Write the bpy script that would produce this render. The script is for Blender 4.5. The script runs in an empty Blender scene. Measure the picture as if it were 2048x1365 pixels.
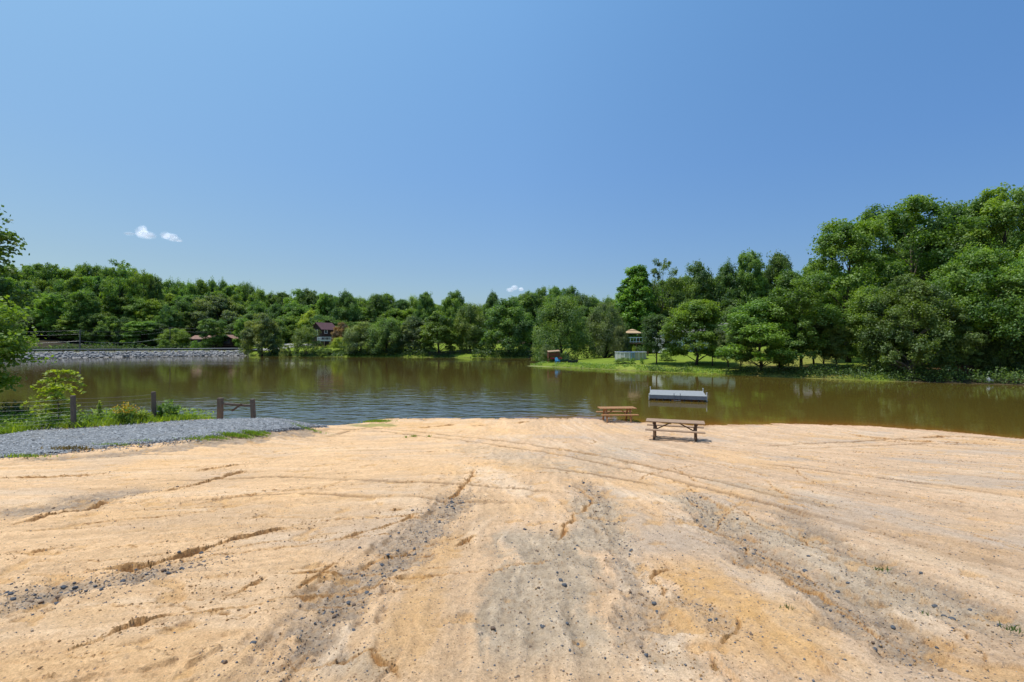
import bpy, bmesh, math, random
import numpy as np
from mathutils import Vector, Matrix

random.seed(7)
rng = np.random.default_rng(7)
C = bpy.context.scene.collection
scene = bpy.context.scene
F = 967.0            # focal length in photo pixels (17 mm on 36 mm, 2048 px wide)
CAMZ = 4.3
PI = math.pi

# ------------------------------------------------------------------ helpers
def smooth(a, b, x):
    t = np.clip((x - a) / (b - a), 0, 1)
    return t * t * (3 - 2 * t)

def hash2(ix, iy, seed):
    h = (ix.astype(np.int64) * 374761393 + iy.astype(np.int64) * 668265263 + seed * 1442695041) & 0xFFFFFFFF
    h = ((h ^ (h >> 13)) * 1274126177) & 0xFFFFFFFF
    h = h ^ (h >> 16)
    return (h & 0xFFFF) / 65535.0

def vnoise(x, y, seed=0):
    x = np.asarray(x, float); y = np.asarray(y, float)
    ix = np.floor(x); iy = np.floor(y)
    fx = x - ix; fy = y - iy
    fx = fx * fx * fx * (fx * (fx * 6 - 15) + 10); fy = fy * fy * fy * (fy * (fy * 6 - 15) + 10)
    a = hash2(ix, iy, seed); b = hash2(ix + 1, iy, seed)
    c = hash2(ix, iy + 1, seed); d = hash2(ix + 1, iy + 1, seed)
    return (a + (b - a) * fx + (c - a) * fy + (a - b - c + d) * fx * fy) * 2 - 1

def fbm(x, y, octs=4, seed=0, gain=0.5):
    s = 0; a = 1.0; t = 0
    for o in range(octs):
        s = s + a * vnoise(x * 2 ** o + 13.7 * o, y * 2 ** o - 7.3 * o, seed + o)
        t += a; a *= gain
    return s / t

def tag(o, label=None, cat=None, group=None, kind=None):
    if label: o['label'] = label
    if cat: o['category'] = cat
    if group: o['group'] = group
    if kind: o['kind'] = kind
    return o

def empty(name, loc, label=None, cat=None, group=None, rz=0.0, scale=(1, 1, 1)):
    o = bpy.data.objects.new(name, None); C.objects.link(o)
    o.empty_display_size = 0.2
    o.location = loc; o.rotation_euler = (0, 0, rz); o.scale = scale
    return tag(o, label, cat, group)

def link_mesh(name, me, mat=None, parent=None):
    o = bpy.data.objects.new(name, me); C.objects.link(o)
    if mat is not None and len(me.materials) == 0: me.materials.append(mat)
    if parent is not None: o.parent = parent
    return o

def np_mesh(name, V, faces, smooth_shade=False):
    """V (n,3); faces: (m,k) int array"""
    me = bpy.data.meshes.new(name)
    V = np.ascontiguousarray(V, dtype=np.float32); faces = np.ascontiguousarray(faces, dtype=np.int32)
    m, k = faces.shape
    me.vertices.add(len(V)); me.vertices.foreach_set('co', V.ravel())
    me.loops.add(m * k); me.loops.foreach_set('vertex_index', faces.ravel())
    me.polygons.add(m)
    me.polygons.foreach_set('loop_start', np.arange(0, m * k, k, dtype=np.int32))
    if smooth_shade: me.polygons.foreach_set('use_smooth', np.ones(m, dtype=bool))
    me.update(calc_edges=True)
    return me

def grid_mesh(name, X, Y, Z, smooth_shade=True):
    r, c = X.shape
    V = np.stack([X.ravel(), Y.ravel(), Z.ravel()], 1)
    i = np.arange(r * c).reshape(r, c)
    f = np.stack([i[:-1, :-1].ravel(), i[:-1, 1:].ravel(), i[1:, 1:].ravel(), i[1:, :-1].ravel()], 1)
    return np_mesh(name, V, f, smooth_shade)

def set_col(me, name, col):
    a = me.attributes.new(name, 'FLOAT_COLOR', 'POINT')
    rgba = np.ones((len(col), 4), np.float32); rgba[:, :3] = col
    a.data.foreach_set('color', rgba.ravel())

def set_float(me, name, val, dom='POINT'):
    a = me.attributes.new(name, 'FLOAT', dom)
    a.data.foreach_set('value', np.asarray(val, np.float32).ravel())

class MB:
    def __init__(s): s.v = []; s.f = []
    def add(s, vs, fs):
        n = len(s.v); s.v += [tuple(v) for v in vs]; s.f += [tuple(i + n for i in f) for f in fs]
    def box(s, c, d, rz=0, m=None):
        hx, hy, hz = d[0] / 2, d[1] / 2, d[2] / 2
        vs = [Vector((sx * hx, sy * hy, sz * hz)) for sz in (-1, 1) for sy in (-1, 1) for sx in (-1, 1)]
        R = m if m is not None else Matrix.Rotation(rz, 3, 'Z')
        s.add([R @ v + Vector(c) for v in vs], [(0, 2, 3, 1), (4, 5, 7, 6), (0, 1, 5, 4), (2, 6, 7, 3), (0, 4, 6, 2), (1, 3, 7, 5)])
        return s
    def beam(s, a, b, w, t, up=(0, 0, 1)):
        a = Vector(a); b = Vector(b); z = (b - a).normalized(); u = Vector(up)
        x = u.cross(z)
        if x.length < 1e-4: x = Vector((1, 0, 0)).cross(z)
        x.normalize(); y = z.cross(x)
        m = Matrix((x, y, z)).transposed()
        return s.box((a + b) / 2, (w, t, (b - a).length), m=m)
    def tube(s, pts, radii, n=8, cap=True):
        pts = [Vector(p) for p in pts]; rings = []
        for i, p in enumerate(pts):
            d = (pts[min(i + 1, len(pts) - 1)] - pts[max(i - 1, 0)])
            d = d.normalized() if d.length > 1e-6 else Vector((0, 0, 1))
            x = Vector((0, 1, 0)).cross(d)
            if x.length < 0.1: x = Vector((1, 0, 0)).cross(d)
            x.normalize(); y = d.cross(x); r = radii[i] if hasattr(radii, '__len__') else radii
            rings.append([p + (x * math.cos(2 * PI * k / n) + y * math.sin(2 * PI * k / n)) * r for k in range(n)])
        vs = [v for r in rings for v in r]; fs = []
        for i in range(len(pts) - 1):
            for k in range(n):
                fs.append((i * n + k, i * n + (k + 1) % n, (i + 1) * n + (k + 1) % n, (i + 1) * n + k))
        if cap: fs.append(tuple(range(n))[::-1]); fs.append(tuple((len(pts) - 1) * n + k for k in range(n)))
        s.add(vs, fs); return s
    def poly(s, vs): s.add(vs, [tuple(range(len(vs)))]); return s
    def mesh(s, name, smooth_shade=False):
        me = bpy.data.meshes.new(name); me.from_pydata(s.v, [], s.f); me.update()
        if smooth_shade: me.polygons.foreach_set('use_smooth', np.ones(len(me.polygons), dtype=bool))
        return me
    def build(s, name, mat, parent=None, bevel=0.0, smooth_shade=False):
        me = s.mesh(name, smooth_shade); o = link_mesh(name, me, mat, parent)
        if bevel:
            b = o.modifiers.new('bev', 'BEVEL'); b.width = bevel; b.segments = 2; b.limit_method = 'ANGLE'
        return o

# ------------------------------------------------------------------ materials
def new_mat(name):
    m = bpy.data.materials.new(name); m.use_nodes = True
    nt = m.node_tree; nt.nodes.clear()
    out = nt.nodes.new('ShaderNodeOutputMaterial')
    return m, nt, out

def N(nt, t, **kw):
    n = nt.nodes.new(t)
    for k, v in kw.items():
        if k in n.inputs.keys(): n.inputs[k].default_value = v
        else: setattr(n, k, v)
    return n

def L(nt, a, b): nt.links.new(a, b)

def mixrgb(nt, fac, a, b, mode='MIX'):
    n = nt.nodes.new('ShaderNodeMix'); n.data_type = 'RGBA'; n.blend_type = mode
    n.clamp_factor = True
    for sock, v in ((n.inputs[0], fac), (n.inputs[6], a), (n.inputs[7], b)):
        if hasattr(v, 'links'): nt.links.new(v, sock)
        elif isinstance(v, (int, float)): sock.default_value = v
        else: sock.default_value = (*v, 1)
    return n.outputs[2]

def math_n(nt, op, a, b=0.0):
    n = nt.nodes.new('ShaderNodeMath'); n.operation = op
    for s_, v in ((n.inputs[0], a), (n.inputs[1], b)):
        if hasattr(v, 'links'): nt.links.new(v, s_)
        else: s_.default_value = v
    return n.outputs[0]

def ramp(nt, fac, stops):
    n = nt.nodes.new('ShaderNodeValToRGB'); e = n.color_ramp.elements
    while len(e) < len(stops): e.new(0.5)
    for i, (p, c) in enumerate(stops):
        e[i].position = p; e[i].color = (*c, 1) if len(c) == 3 else c
    nt.links.new(fac, n.inputs[0]); return n.outputs[0]

def plain(name, col, rough=0.8, var=0.25, scale=6.0, grain=None, metal=0.0, bump=0.15, col2=None, spec=0.3, coords='Object'):
    """painted / wooden / stone surface: two-scale noise colour variation + bump; grain=(sx,sy,sz) stretches it"""
    m, nt, out = new_mat(name)
    tc = N(nt, 'ShaderNodeTexCoord'); mp = N(nt, 'ShaderNodeMapping')
    mp.inputs['Scale'].default_value = grain or (1, 1, 1)
    L(nt, tc.outputs[coords], mp.inputs[0])
    n1 = N(nt, 'ShaderNodeTexNoise', Scale=scale, Detail=6.0, Roughness=0.65); L(nt, mp.outputs[0], n1.inputs['Vector'])
    n2 = N(nt, 'ShaderNodeTexNoise', Scale=scale * 6, Detail=3.0); L(nt, mp.outputs[0], n2.inputs['Vector'])
    dark = tuple(c * (1 - var) for c in col); light = col2 or tuple(min(1, c * (1 + var)) for c in col)
    c1 = ramp(nt, n1.outputs[0], [(0.3, dark), (0.7, light)])
    c2 = mixrgb(nt, 0.35, c1, mixrgb(nt, n2.outputs[0], tuple(c * 0.6 for c in col), tuple(min(1, c * 1.35) for c in col)))
    b = N(nt, 'ShaderNodeBsdfPrincipled', Roughness=rough, Metallic=metal)
    b.inputs['Specular IOR Level'].default_value = spec
    L(nt, c2, b.inputs['Base Color'])
    bp = N(nt, 'ShaderNodeBump', Strength=bump, Distance=0.02); L(nt, n2.outputs[0], bp.inputs['Height']); L(nt, bp.outputs[0], b.inputs['Normal'])
    L(nt, b.outputs[0], out.inputs[0])
    return m

def foliage(name, trans=0.45, gloss=0.55, fixed=None, hv=0.12):
    """leaf: diffuse + translucent + faint gloss; colour = object colour * clump tint"""
    m, nt, out = new_mat(name)
    oi = N(nt, 'ShaderNodeObjectInfo')
    at = N(nt, 'ShaderNodeAttribute', attribute_name='tint')
    base = oi.outputs['Color'] if fixed is None else None
    if fixed is not None:
        r = N(nt, 'ShaderNodeRGB'); r.outputs[0].default_value = (*fixed, 1); base = r.outputs[0]
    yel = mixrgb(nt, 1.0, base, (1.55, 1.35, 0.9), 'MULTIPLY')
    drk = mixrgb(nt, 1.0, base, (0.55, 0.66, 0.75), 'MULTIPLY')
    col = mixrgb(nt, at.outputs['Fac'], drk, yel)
    d = N(nt, 'ShaderNodeBsdfDiffuse'); L(nt, col, d.inputs['Color'])
    t = N(nt, 'ShaderNodeBsdfTranslucent'); L(nt, mixrgb(nt, 1.0, col, (1.25, 1.35, 0.55), 'MULTIPLY'), t.inputs['Color'])
    g = N(nt, 'ShaderNodeBsdfGlossy', Roughness=gloss); g.inputs['Color'].default_value = (0.9, 0.95, 1, 1)
    mx = N(nt, 'ShaderNodeMixShader', Fac=trans); L(nt, d.outputs[0], mx.inputs[1]); L(nt, t.outputs[0], mx.inputs[2])
    m2 = N(nt, 'ShaderNodeMixShader', Fac=0.03); L(nt, mx.outputs[0], m2.inputs[1]); L(nt, g.outputs[0], m2.inputs[2])
    L(nt, m2.outputs[0], out.inputs[0])
    return m

M = {}
M['leaf'] = foliage('leaf')
M['bark'] = plain('bark', (0.075, 0.058, 0.045), 0.9, 0.4, 3.0, (4, 4, 0.6), bump=0.6)
M['bark_pale'] = plain('bark_pale', (0.17, 0.15, 0.13), 0.9, 0.35, 3.0, (4, 4, 0.6), bump=0.6)
M['grey_wood'] = plain('weathered_grey_wood', (0.135, 0.082, 0.05), 0.9, 0.35, 3.0, (1, 14, 14), bump=0.4)
M['top_wood'] = plain('bleached_wood', (0.35, 0.235, 0.155), 0.85, 0.3, 3.0, (1, 14, 14), bump=0.4)
M['orange_wood'] = plain('stained_orange_wood', (0.36, 0.185, 0.08), 0.75, 0.3, 3.0, (1, 14, 14), bump=0.3)
M['post_wood'] = plain('post_wood', (0.165, 0.125, 0.095), 0.9, 0.4, 3.0, (9, 9, 1.2), bump=0.6)
M['brown_siding'] = plain('brown_siding', (0.045, 0.026, 0.022), 0.85, 0.3, 2.0, (1, 1, 9))
M['brown_brick'] = plain('dark_brick', (0.085, 0.05, 0.04), 0.9, 0.35, 3.0)
M['tan_roof'] = plain('faded_red_roof', (0.42, 0.23, 0.17), 0.9, 0.25, 1.5)
M['rust_roof'] = plain('weathered_rust_roof', (0.27, 0.155, 0.12), 0.9, 0.3, 1.5)
M['maroon_roof'] = plain('maroon_roof', (0.11, 0.055, 0.06), 0.9, 0.25, 1.5)
M['grey_roof'] = plain('grey_roof', (0.24, 0.22, 0.22), 0.9, 0.2, 1.5)
M['white_paint'] = plain('white_paint', (0.74, 0.75, 0.77), 0.55, 0.08, 2.0, bump=0.05)
M['worn_white'] = plain('worn_white_plastic', (0.45, 0.47, 0.50), 0.6, 0.2, 5.0)
M['white_siding'] = plain('white_siding', (0.62, 0.66, 0.70), 0.6, 0.1, 2.0, (1, 1, 10))
M['pool_panel'] = plain('pool_panel', (0.46, 0.44, 0.40), 0.6, 0.12, 2.0, (3, 3, .5))
M['pool_water'] = plain('pool_water', (0.03, 0.09, 0.28), 0.1, 0.1, 3.0)
M['cedar'] = plain('cedar_post', (0.26, 0.13, 0.07), 0.8, 0.3, 3.0)
M['thatch'] = plain('tan_canvas', (0.50, 0.345, 0.205), 0.9, 0.15, 3.0)
M['rust_tarp'] = plain('rust_brown_boards', (0.16, 0.055, 0.03), 0.85, 0.4, 3.0)
M['steel'] = plain('galvanised_steel', (0.13, 0.15, 0.18), 0.5, 0.15, 2.0, metal=0.25)
M['alu'] = plain('dock_deck', (0.31, 0.312, 0.305), 0.6, 0.08, 2.5, bump=0.1)
M['skirt'] = plain('dock_skirt', (0.20, 0.21, 0.25), 0.75, 0.25, 3.0)
M['black'] = plain('black_plastic', (0.02, 0.02, 0.023), 0.6, 0.3, 3.0)
M['blue_plastic'] = plain('blue_plastic', (0.10, 0.33, 0.55), 0.4, 0.08, 3.0)
M['pink_plastic'] = plain('pink_plastic', (0.55, 0.04, 0.10), 0.4, 0.08, 3.0)
M['dark_hull'] = plain('dark_hull', (0.025, 0.035, 0.055), 0.4, 0.2, 3.0)
M['green_hull'] = plain('green_hull', (0.02, 0.06, 0.055), 0.5, 0.2, 3.0)
M['pole_wood'] = plain('utility_pole_wood', (0.13, 0.12, 0.115), 0.9, 0.25, 3.0)
M['glass'] = plain('window_glass', (0.05, 0.065, 0.08), 0.08, 0.1, 1.0, bump=0.0, spec=0.6)
M['wire'] = plain('wire', (0.30, 0.31, 0.32), 0.5, 0.1, 3.0, metal=0.4)
M['riprap'] = plain('riprap_rock', (0.27, 0.26, 0.255), 0.9, 0.35, 1.5, col2=(0.44, 0.43, 0.42), bump=0.5)
M['stone'] = plain('blue_grey_stone', (0.105, 0.112, 0.125), 0.85, 0.35, 9.0, bump=0.4)
M['stone_brown'] = plain('brown_stone', (0.19, 0.13, 0.09), 0.9, 0.35, 9.0, bump=0.4)

# ------------------------------------------------------------------ lay of the land
SX = np.array([-60, -30, -12, -6, 4, 7, 9.7, 12, 14, 18.5, 20.9, 22.5, 30, 45, 70, 110])
SY = np.array([22., 24, 26, 27.2, 27.2, 25.9, 24.9, 25.0, 25.3, 24.6, 23.1, 21.3, 17.5, 12, 6, 4])
FT = np.array([-40, -10, 0, 5, 10, 15, 20, 23, 27.2, 29, 34, 60])
FZ = np.array([6.5, 3.9, 2.75, 2.13, 1.5, 0.88, 0.30, 0.13, 0.0, -0.22, -1.2, -1.5])
PT = np.array([-40, -10, 0, 5, 10, 14, 15, 19.5, 21, 24, 25, 30, 60])
PZ = np.array([6.5, 3.9, 2.75, 2.13, 1.5, 1.10, 1.07, 1.05, 0.93, 0.12, -0.1, -1.2, -1.5])

def near_base(x, y):
    S = np.interp(x, SX, SY)
    t = y * 27.2 / S
    z0 = (np.interp(t - .6, FT, FZ) + np.interp(t, FT, FZ) * 2 + np.interp(t + .6, FT, FZ)) / 4
    zp = (np.interp(y - .4, PT, PZ) + np.interp(y, PT, PZ) * 2 + np.interp(y + .4, PT, PZ)) / 4
    w = smooth(-7, -10.5, x)
    return z0 * (1 - w) + zp * w

LAKE = [(-60, 23.0), (-30, 24.5), (-12, 25), (-8, 26.5), (4, 27.2), (9.7, 24.9), (14, 25.3), (18.5, 24.6), (22.5, 21.3), (30, 17.5), (45, 12), (70, 6), (110, 4),
        (140, 20), (100, 34), (75, 40), (50, 47.2), (41, 51.3), (33.5, 56.2), (27.5, 62.5), (19.5, 68.2), (13.5, 74.2), (6.4, 81.5), (3.4, 85.0), (4.5, 89), (9, 97), (13, 110),
        (7, 121), (-3, 123), (-30, 130), (-52, 132), (-72, 141), (-77.5, 143), (-100, 134), (-115, 121), (-119, 117.5), (-150, 98), (-165, 80), (-120, 45), (-80, 28)]
LK = np.array(LAKE, float)

def lake_sd(x, y):
    """signed distance to the lake outline, positive on land"""
    shp = np.shape(x); x = np.ravel(x).astype(float); y = np.ravel(y).astype(float)
    d2 = np.full(x.shape, 1e18); inside = np.zeros(x.shape, bool)
    for i in range(len(LK)):
        ax, ay = LK[i]; bx, by = LK[(i + 1) % len(LK)]
        ex, ey = bx - ax, by - ay
        t = np.clip(((x - ax) * ex + (y - ay) * ey) / (ex * ex + ey * ey), 0, 1)
        d2 = np.minimum(d2, (x - ax - t * ex) ** 2 + (y - ay - t * ey) ** 2)
        c = (ay > y) != (by > y)
        xi = ax + (y - ay) * ex / (ey if abs(ey) > 1e-9 else 1e-9)
        inside ^= c & (x < xi)
    d = np.sqrt(d2)
    return np.where(inside, -d, d).reshape(shp)

def bearing_px(x, y): return 1024 + F * x / np.maximum(y, 8.0)

def far_height(x, y, sd):
    px = bearing_px(x, y)
    s = np.interp(px, [430, 520, 600, 700, 850, 1040, 1075, 1250, 2100], [.10, .16, .20, .20, .17, .15, .085, .075, .085])
    zm = np.interp(px, [300, 700, 1075, 1500, 2048], [11, 12, 10, 13, 15])
    z = zm * (1 - np.exp(-s * np.maximum(sd, 0) / zm)) + np.minimum(np.maximum(sd, 0), 1.0) * 0.3
    dam = np.interp(sd, [0, 0.3, 3.4, 4.2, 11, 16, 30, 60, 160, 600], [0, .12, 1.32, 1.4, 1.4, 1.35, 2.6, 6.0, 11, 16])
    wd = smooth(512, 488, px)
    return z * (1 - wd) + dam * wd

def height(x, y):
    x = np.asarray(x, float); y = np.asarray(y, float)
    sd = lake_sd(x, y)
    zf = far_height(x, y, sd) + 0.12 * fbm(x * .15, y * .15, 3, 5) * smooth(0.5, 4, sd)
    zb = -np.minimum(1.6, 0.22 * np.maximum(-sd, 0))
    lim = np.where(x > 0, 35 - .22 * x, 35.0)
    near = (y < lim) & (x > -75)
    z = np.where(sd < 0, zb, zf)
    return np.where(near, near_base(x, y), z)

def H1(x, y): return float(height(np.array([x]), np.array([y]))[0])

def ground_at(px, py):
    """point of the near beach seen in the direction of a photo pixel (author-time survey of the photo)"""
    dx = (px - 1024) / F; dz = -(py - 682.5) / F
    y = np.linspace(1.2, 32, 3000)
    z = near_base(dx * y, y)
    k = np.argmax(CAMZ + dz * y - z < 0)
    return (dx * y[k], y[k])

def at(px, d): return ((px - 1024) / F * d, d)
def zpy(py, d): return CAMZ - (py - 682.5) / F * d

# ------------------------------------------------------------------ beach sculpting
def poly_dist(x, y, pts, pad):
    """distance to a polyline and arclength position; only near its box"""
    P = np.array(pts)
    d = np.full(x.shape, 1e9); s = np.zeros(x.shape); side = np.zeros(x.shape)
    m = (x > P[:, 0].min() - pad) & (x < P[:, 0].max() + pad) & (y > P[:, 1].min() - pad) & (y < P[:, 1].max() + pad)
    xs, ys = x[m], y[m]
    dd = np.full(xs.shape, 1e9); ss = np.zeros(xs.shape); sg = np.zeros(xs.shape); acc = 0
    for (ax, ay), (bx, by) in zip(P[:-1], P[1:]):
        ex, ey = bx - ax, by - ay; l = math.hypot(ex, ey) + 1e-9
        t = np.clip(((xs - ax) * ex + (ys - ay) * ey) / l ** 2, 0, 1)
        q = np.hypot(xs - ax - t * ex, ys - ay - t * ey)
        k = q < dd
        dd[k] = q[k]; ss[k] = acc + t[k] * l
        sg[k] = np.sign(ex * (ys[k] - ay) - ey * (xs[k] - ax))
        acc += l
    d[m] = dd; s[m] = ss; side[m] = sg
    return d, s, side, acc

def G(pts): return [ground_at(*p) for p in pts]

GULLIES = [  # photo points, width m, depth m
    ([(-40, 957), (0, 956), (100, 955), (200, 948), (265, 941)], .10, .06),
    ([(385, 943), (430, 936), (470, 931), (505, 925)], .12, .07),
    ([(315, 987), (350, 978), (390, 970), (420, 960), (445, 953), (505, 938)], .11, .07),
    ([(-30, 1060), (60, 1045), (110, 1030), (170, 1015), (220, 1000), (300, 986)], .10, .06),
    ([(100, 1156), (195, 1143), (250, 1135), (300, 1130), (350, 1118), (410, 1100), (470, 1082), (565, 1058), (640, 1040)], .07, .065),
    ([(60, 1335), (120, 1312), (180, 1290), (215, 1276), (240, 1260), (280, 1250), (330, 1240), (390, 1222)], .04, .05),
    ([(355, 1181), (385, 1170), (412, 1163)], .04, .03), ([(402, 1182), (436, 1171)], .04, .03),
    ([(425, 1200), (470, 1190), (510, 1170), (545, 1150)], .04, .025),
    ([(640, 1090), (722, 1069), (760, 1058), (805, 1042), (850, 1022)], .055, .045),
    ([(870, 1003), (905, 990), (930, 970), (946, 950), (945, 935)], .08, .05),
    ([(1118, 1098), (1122, 1070), (1135, 1050), (1160, 1022), (1183, 1000), (1150, 966)], .055, .045),
    ([(480, 1037), (540, 1026)], .06, .04), ([(760, 1026), (822, 1017)], .06, .035), ([(845, 1023), (885, 1023)], .05, .03),
    ([(1342, 1205), (1325, 1190), (1312, 1160), (1335, 1130)], .04, .035),
    ([(1430, 1300), (1460, 1275), (1480, 1255), (1462, 1228)], .04, .04),
    ([(1308, 1306), (1330, 1310), (1355, 1314)], .04, .045),
    ([(715, 1298), (750, 1315), (770, 1335), (800, 1362)], .04, .03),
    ([(1410, 1300), (1425, 1340), (1440, 1380)], .04, .03),
    ([(1665, 861), (1720, 872), (1790, 880), (1880, 885), (1960, 888), (2060, 896)], .22, .07),
    ([(1830, 876), (1900, 872), (1960, 878), (2060, 888)], .2, .05),
    ([(810, 853), (850, 855), (900, 850), (925, 845)], .25, .06), ([(930, 853), (990, 849)], .2, .05),
    ([(830, 838), (870, 842)], .3, .05), ([(1020, 847), (1070, 842)], .2, .04),
    ([(690, 1062), (640, 1075), (560, 1095)], .05, .02), ([(300, 1215), (380, 1190)], .04, .02),
    ([(60, 920), (130, 915)], .15, .04), ([(900, 1100), (940, 1075), (930, 1095)], .05, .03),
    ([(-20, 1115), (60, 1108), (150, 1090)], .05, .02), ([(560, 1190), (640, 1150), (700, 1120)], .04, .015),
]
TRACKS = [
    ([(280, 962), (430, 957), (560, 952), (680, 958), (800, 963), (900, 967), (1000, 975), (1080, 981), (1180, 992)], .11, .022),
    ([(300, 1008), (420, 998), (520, 990), (620, 987), (720, 992), (820, 992), (905, 1000), (1000, 1004), (1080, 1008)], .11, .03),
    ([(600, 872), (660, 858), (740, 855), (860, 866), (960, 878), (1060, 890), (1160, 905), (1260, 925), (1400, 955), (1500, 980), (1650, 1010), (1750, 1035), (1880, 1062)], .125, .03),
    ([(620, 880), (700, 862), (760, 862), (880, 876), (980, 889), (1100, 906), (1200, 926), (1300, 947), (1450, 985), (1600, 1022), (1750, 1062), (1850, 1092), (2060, 1172)], .125, .03),
    ([(1480, 892), (1600, 889), (1700, 885), (1800, 878), (1900, 874), (2060, 880)], .15, .03),
    ([(1580, 898), (1740, 893), (1850, 888), (1950, 891), (2060, 899)], .15, .03),
    ([(1060, 930), (1200, 950), (1340, 975)], .12, .012), ([(1500, 925), (1700, 950), (1900, 975), (2060, 1000)], .14, .010),
    ([(1880, 1080), (1980, 1098), (2060, 1115)], .2, .03), ([(1900, 1100), (2060, 1150)], .2, .02),
]
STREAKS = [  # photo points, width m, strength, stones
    ([(-60, 1212), (0, 1200), (80, 1190), (150, 1180), (250, 1157), (330, 1142), (420, 1117)], .32, .95, 70),
    ([(540, 1375), (590, 1310), (640, 1250), (700, 1190), (760, 1135), (820, 1092), (860, 1052), (900, 1012), (925, 982)], .27, .95, 110),
    ([(1165, 960), (1200, 1000), (1230, 1060), (1250, 1110), (1270, 1180), (1290, 1260), (1330, 1340)], .22, .65, 45),
    ([(1380, 985), (1430, 1040), (1500, 1100), (1580, 1140), (1660, 1190), (1740, 1245), (1820, 1305), (1900, 1370)], .24, .95, 60),
    ([(1540, 1010), (1650, 1080), (1760, 1130), (1850, 1170), (1950, 1220), (2060, 1285)], .3, .75, 20),
    ([(-60, 1045), (0, 1035), (80, 1020), (160, 1003), (240, 985), (330, 970)], .45, .95, 10),
    ([(1090, 1062), (1085, 1160), (1085, 1260), (1090, 1375)], .5, .08, 26),
    ([(1190, 1000), (1195, 1060), (1180, 1120)], .3, .4, 8),
    ([(0, 922), (150, 915), (330, 897), (500, 878), (640, 858)], .6, .95, 0),
    ([(1400, 1020), (1480, 1045), (1560, 1075), (1640, 1110)], .3, .45, 10),
    ([(1340, 1180), (1420, 1230), (1470, 1290)], .12, .5, 8),
    ([(1690, 1140), (1800, 1190), (1950, 1260), (2060, 1310)], .2, .6, 10),
]
ORANGE = [
    ([(1350, 1110), (1400, 1180), (1460, 1260), (1500, 1375)], .40, 1.1), ([(1500, 1180), (1600, 1270), (1680, 1375)], .26, 1.0), ([(1800, 1060), (1950, 1100), (2060, 1130)], .25, .35),
    ([(890, 1060), (860, 1150), (820, 1250), (770, 1375)], .20, .75), ([(1700, 1240), (1850, 1300), (1950, 1375)], .35, .55),
    ([(1850, 878), (1950, 884), (2060, 890)], .6, .8), ([(780, 848), (930, 850)], 1.0, .7), ([(420, 1000), (620, 990), (800, 995)], .25, .4),
    ([(1330, 1150), (1400, 1200), (1340, 1195)], .1, .9), ([(1880, 1045), (2060, 1090)], .25, .6), ([(0, 1270), (150, 1240), (300, 1250)], .3, .35),
    ([(1560, 868), (1800, 884)], .6, .4),
]
PALE = [
    ([(1300, 1260), (1350, 1280), (1420, 1290)], .16, .9), ([(1270, 1330), (1330, 1365)], .12, .9), ([(700, 1230), (660, 1300), (640, 1360)], .12, .6),
    ([(1240, 1050), (1260, 1120), (1250, 1200)], .12, .7), ([(920, 1000), (900, 1025), (870, 1050)], .1, .7), ([(800, 1110), (760, 1150)], .1, .5),
    ([(1560, 1060), (1750, 1180), (1900, 1290)], .25, .5), ([(960, 930), (1000, 960), (1060, 1000)], .35, .4),
    ([(1420, 1000), (1300, 1000), (1250, 980)], .3, .35),
]

GREYTAN = [([(1085, 1050), (1085, 1160), (1085, 1260), (1090, 1400)], .50, .85), ([(1190, 990), (1200, 1050), (1190, 1120)], .35, .7), ([(1330, 985), (1480, 1040), (1640, 1110), (1800, 1180), (2060, 1300)], .35, .6),
           ([(1400, 955), (1560, 990), (1720, 1020)], .3, .4), ([(1340, 1290), (1380, 1380)], .2, .7), ([(900, 890), (1000, 905), (1100, 940)], .8, .35), ([(640, 1375), (720, 1330), (790, 1290)], .2, .7), ([(1250, 880), (1180, 930), (1150, 960)], .8, .35)]
ALL_GULLIES = [(G(p), w, d) for p, w, d in GULLIES]
_r = np.random.default_rng(77)
for _ in range(150):                    # minor rills following the wash
    yy = math.exp(_r.uniform(math.log(2.4), math.log(19))); xx = _r.uniform(-1.1, 1.1) * yy
    if yy > np.interp(xx, SX, SY) - 2.5 or (xx < -8 and yy > 10) or -1.5 < xx < 2.2: continue
    a = .27 if xx < -1.4 else PI / 2 + min(.55, max(0, (xx - 1) * .06)); a += _r.normal() * .22
    ln = (.6 + 2.0 * _r.random()) * (.6 + yy * .10); P_ = []
    for k_ in range(6):
        P_.append((xx, yy)); a += _r.normal() * .13; xx += math.cos(a) * ln / 5; yy += math.sin(a) * ln / 5
    ww = (.010 + .014 * _r.random()) * (.6 + yy * .10); ALL_GULLIES.append((P_ if a < PI / 2 - .3 or _r.random() < .5 else P_[::-1], ww, ww * .75))
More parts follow.
